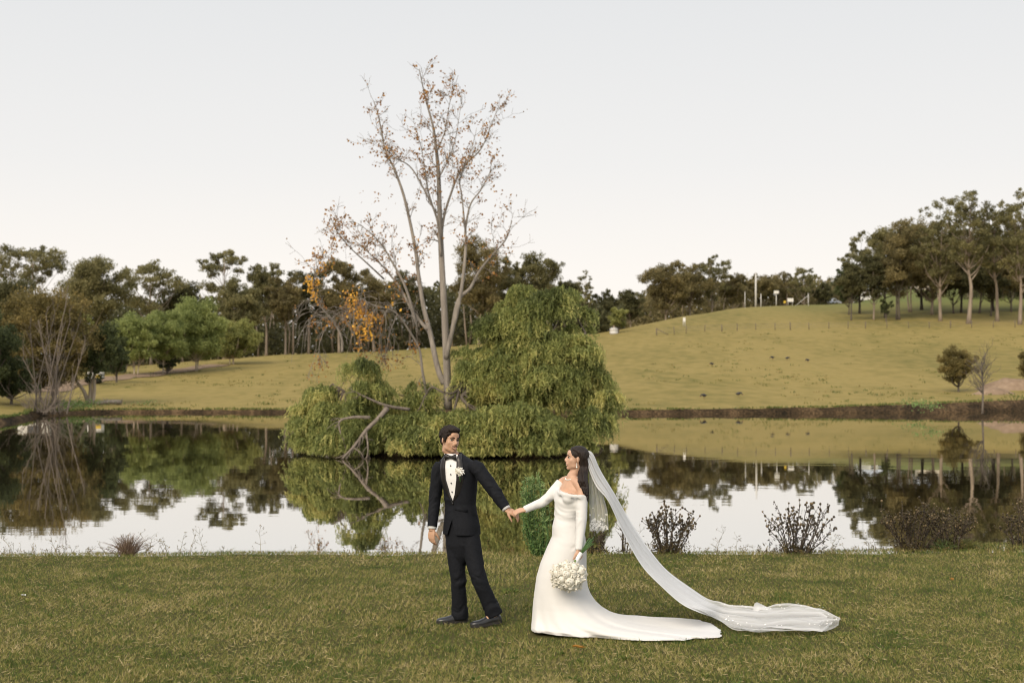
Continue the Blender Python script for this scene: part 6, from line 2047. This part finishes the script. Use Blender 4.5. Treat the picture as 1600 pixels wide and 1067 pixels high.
# ================================================================== THE LAWN'S GRASS
M_BLADE = leafy('lawn_blades', [(0, (0.062, 0.108, 0.022)), (0.25, (0.160, 0.190, 0.044)), (0.5, (0.270, 0.256, 0.072)), (0.78, (0.38, 0.315, 0.13)), (1, (0.56, 0.46, 0.26))], 0.25, .7)
def grass():
    rng = np.random.default_rng(99)
    N = 610000
    # denser toward the camera's near edge
    Y = 9.3 + (19.4 - 9.3) * rng.random(N)
    X = (rng.random(N) * 2 - 1) * (Y * .38 + .3)
    # the turf goes on beyond the picture at both sides and in front
    Y2 = rng.uniform(7.5, 19.4, 170000); X2 = (Y2 * .38 + .3 + 4.5 * rng.random(170000) ** 1.3) * rng.choice((-1, 1), 170000)
    Y3 = rng.uniform(7.5, 9.3, 60000); X3 = rng.uniform(-4, 4, 60000)
    X = np.concatenate([X, X2, X3]); Y = np.concatenate([Y, Y2, Y3]); N = len(X)
    keep = rng.random(N) < np.interp(Y, [9, 12, 19.4], [1.0, .85, .62])
    X, Y = X[keep], Y[keep]
    # gather into tufts
    gx = np.round(X / .055); gy = np.round(Y / .055)
    jx = _perm[(gx.astype(int) * 7 + gy.astype(int) * 3) % 64, (gy.astype(int) * 5 + gx.astype(int)) % 64]
    X = X + (gx * .055 + (jx - .5) * .06 - X) * .55 * (jx > .4); Y = Y + (gy * .055 + (jx * 7 % 1 - .5) * .06 - Y) * .55 * (jx > .4)
    n = len(X)
    # clear of the standing figures' cloth
    hem = on_level(975, 985, 0)
    crest = np.interp(800 + F * X / 18.0, [-100, 400, 800, 1200, 1450, 1600, 1800], [17.75, 18.15, 18.05, 18.1, 18.45, 19.0, 19.2]) + .15
    z0 = (fnoise(X * .5, Y * .5, 3) - .5) * .05
    drop = np.clip(Y - crest, 0, 2)
    z0 = z0 - drop * .55
    ok = drop < .5
    tx = (X - (-.02 + .0)); 
    inside = ((X > (829 - 800) / F * 12.8) & (X < (1118 - 800) / F * 12.8) & (np.abs(Y - 12.76) < .30 + .14 * np.clip((X - .2) / 1.2, 0, 1)))
    veil_ = ((X > (1112 - 800) / F * 13.2) & (X < (1318 - 800) / F * 13.2) & (Y > 12.62) & (Y < 14.0))
    ok &= ~inside
    X, Y, z0, jx, veil_ = X[ok], Y[ok], z0[ok], jx[ok], veil_[ok]
    n = len(X)
    patch = fnoise(X * .55 + 3, Y * .8 + 1, 4); fine = fnoise(X * 3.1 + 30, Y * 3.1, 3); tuftn = jx
    g = .40 + (patch - .5) * .45 + (fine - .5) * .55 + (tuftn - .5) * .42 + rng.normal(size=n) * .27
    green = (fnoise(X * 3.6 + 11, Y * 3.6 + 7, 4) > .655)
    g = np.where(green, g - .25, g)
    h = rng.uniform(.014, .040, n) * (1 + .7 * (fine - .5)) * np.where(green, 1.25, 1) * np.where(veil_, .55, 1)
    tall = rng.random(n) < .012
    h = np.where(tall & ~veil_, h * 1.9, h)
    an = rng.random(n) * 2 * math.pi
    lean = rng.uniform(.25, 1.25, n)
    dx, dy = np.cos(an), np.sin(an)
    a2 = rng.random(n) * math.pi
    w = rng.uniform(.0022, .0048, n)
    sx_, sy_ = np.cos(a2) * w, np.sin(a2) * w
    base = np.stack([X, Y, z0 - .006], 1)
    S = np.stack([sx_, sy_, np.zeros(n)], 1)
    tip = base + np.stack([dx * h * lean, dy * h * lean, h], 1)
    V = np.stack([base - S, base + S, tip], 1).reshape(-1, 3)
    T = np.arange(3 * n).reshape(n, 3)
    o = obj('grass', V, [T], M_BLADE, None, False, {'rnd': np.repeat(np.clip(g, 0, 1), 3)})
    tag(o, 'short mown grass of green and straw blades covering the lawn', 'grass', kind='stuff')
grass()

def lawn_weeds():
    """flat broad-leaved weeds, lush tufts and combed-out dead straw in the turf"""
    rng = np.random.default_rng(123)
    mb = MB()
    for k in range(150):
        Y = rng.uniform(10, 17.8); X = rng.uniform(-.38, .38) * Y
        if abs(X - .75) < 1.15 and 12.2 < Y < 13.5: continue
        c = np.array((X, Y, .004)); m = rng.integers(6, 16); r = rng.uniform(.025, .065)
        a = rng.random(m) * 6.283
        d = np.stack([np.cos(a), np.sin(a), rng.uniform(.15, 1.1, m)], 1)
        d /= np.linalg.norm(d, axis=1)[:, None]
        V, Q, A = leaf_quads(c + d * r * .5, r, r * .30, rng, 0, np.clip(rng.normal(.05 + .25 * rng.random(), .1, m), 0, 1), dirs=d * 4)
        mb.add(V, Q, A)
    n = 9000
    Y = rng.uniform(9.6, 17.9, n); X = rng.uniform(-.39, .39, n) * Y
    ok = (fnoise(X * 1.1 + 5, Y * 1.1 + 2, 3) > .47) & ~((np.abs(X - .75) < 1.15) & (Y > 12.2) & (Y < 13.5))
    C = np.stack([X, Y, .016 + rng.random(n) * .018], 1)[ok]
    a = rng.random(len(C)) * 6.283
    d = np.stack([np.cos(a), np.sin(a), rng.normal(size=len(a)) * .25], 1)
    V, Q, A = leaf_quads(C, .055, .004, rng, 0, np.clip(rng.normal(.92, .08, len(C)), 0, 1), dirs=d * 4)
    mb.add(V, Q, A)
    n = 5000
    Y = rng.uniform(9.6, 17.9, n); X = rng.uniform(-.39, .39, n) * Y
    ok = (fnoise(X * 2.6 + 50, Y * 2.6 + 20, 3) > .60) & ~((np.abs(X - .75) < 1.15) & (Y > 12.2) & (Y < 13.5))
    C = np.stack([X, Y, np.full(n, .03)], 1)[ok]
    d = rng.normal(size=(len(C), 3)) * .5 + (0, 0, 1)
    V, Q, A = leaf_quads(C, .065, .007, rng, 0, np.clip(rng.normal(.14, .1, len(C)), 0, 1), dirs=d * 3)
    mb.add(V, Q, A)
    tag(mb.obj('lawn_weeds', M_BLADE, None, smooth=False), 'broad leaved weeds and dead straw scattered through the lawn', 'weeds', kind='stuff')
lawn_weeds()

# a few fallen leaves and a speck of white clover
def fallen_leaf(px, py, r, label, seed, mat, name='fallen_leaf', cat='leaf'):
    rng = np.random.default_rng(seed)
    c = on_level(px, py, .035)
    mb = MB()
    a = rng.random() * 6
    rows = []
    for u in np.linspace(-1, 1, 7):
        w = r * .6 * math.sqrt(max(.02, 1 - u * u))
        d = np.array((math.cos(a), math.sin(a), 0)); e = np.array((-math.sin(a), math.cos(a), 0))
        rows.append([c + d * u * r + e * w * t + np.array((0, 0, .35 * r * t * t + .1 * r * math.sin(u * 3))) for t in (-1, -.5, 0, .5, 1)])
    mb.loft(np.array(rows), cap=False, closed=False, a=.35)
    mb.tube([c - d * r, c - d * r * 1.5 + (0, 0, .01)], [.0022, .0014], 4)
    tag(mb.obj(name, mat), label, cat)
fallen_leaf(903, 1011, .045, 'curled brown leaf lying in front of the dress train', 1, LEAF['orange'])
fallen_leaf(1487, 905, .04, 'brown leaf lying on the lawn below the lower thistle clump', 2, LEAF['orange'])
fallen_leaf(1142, 905, .03, 'dark curled leaf on the lawn above the long veil', 3, LEAF['dry'])
fallen_leaf(37, 930, .03, 'tiny white petal lying on the open lawn', 4, M_LACE, 'petal', 'petal')
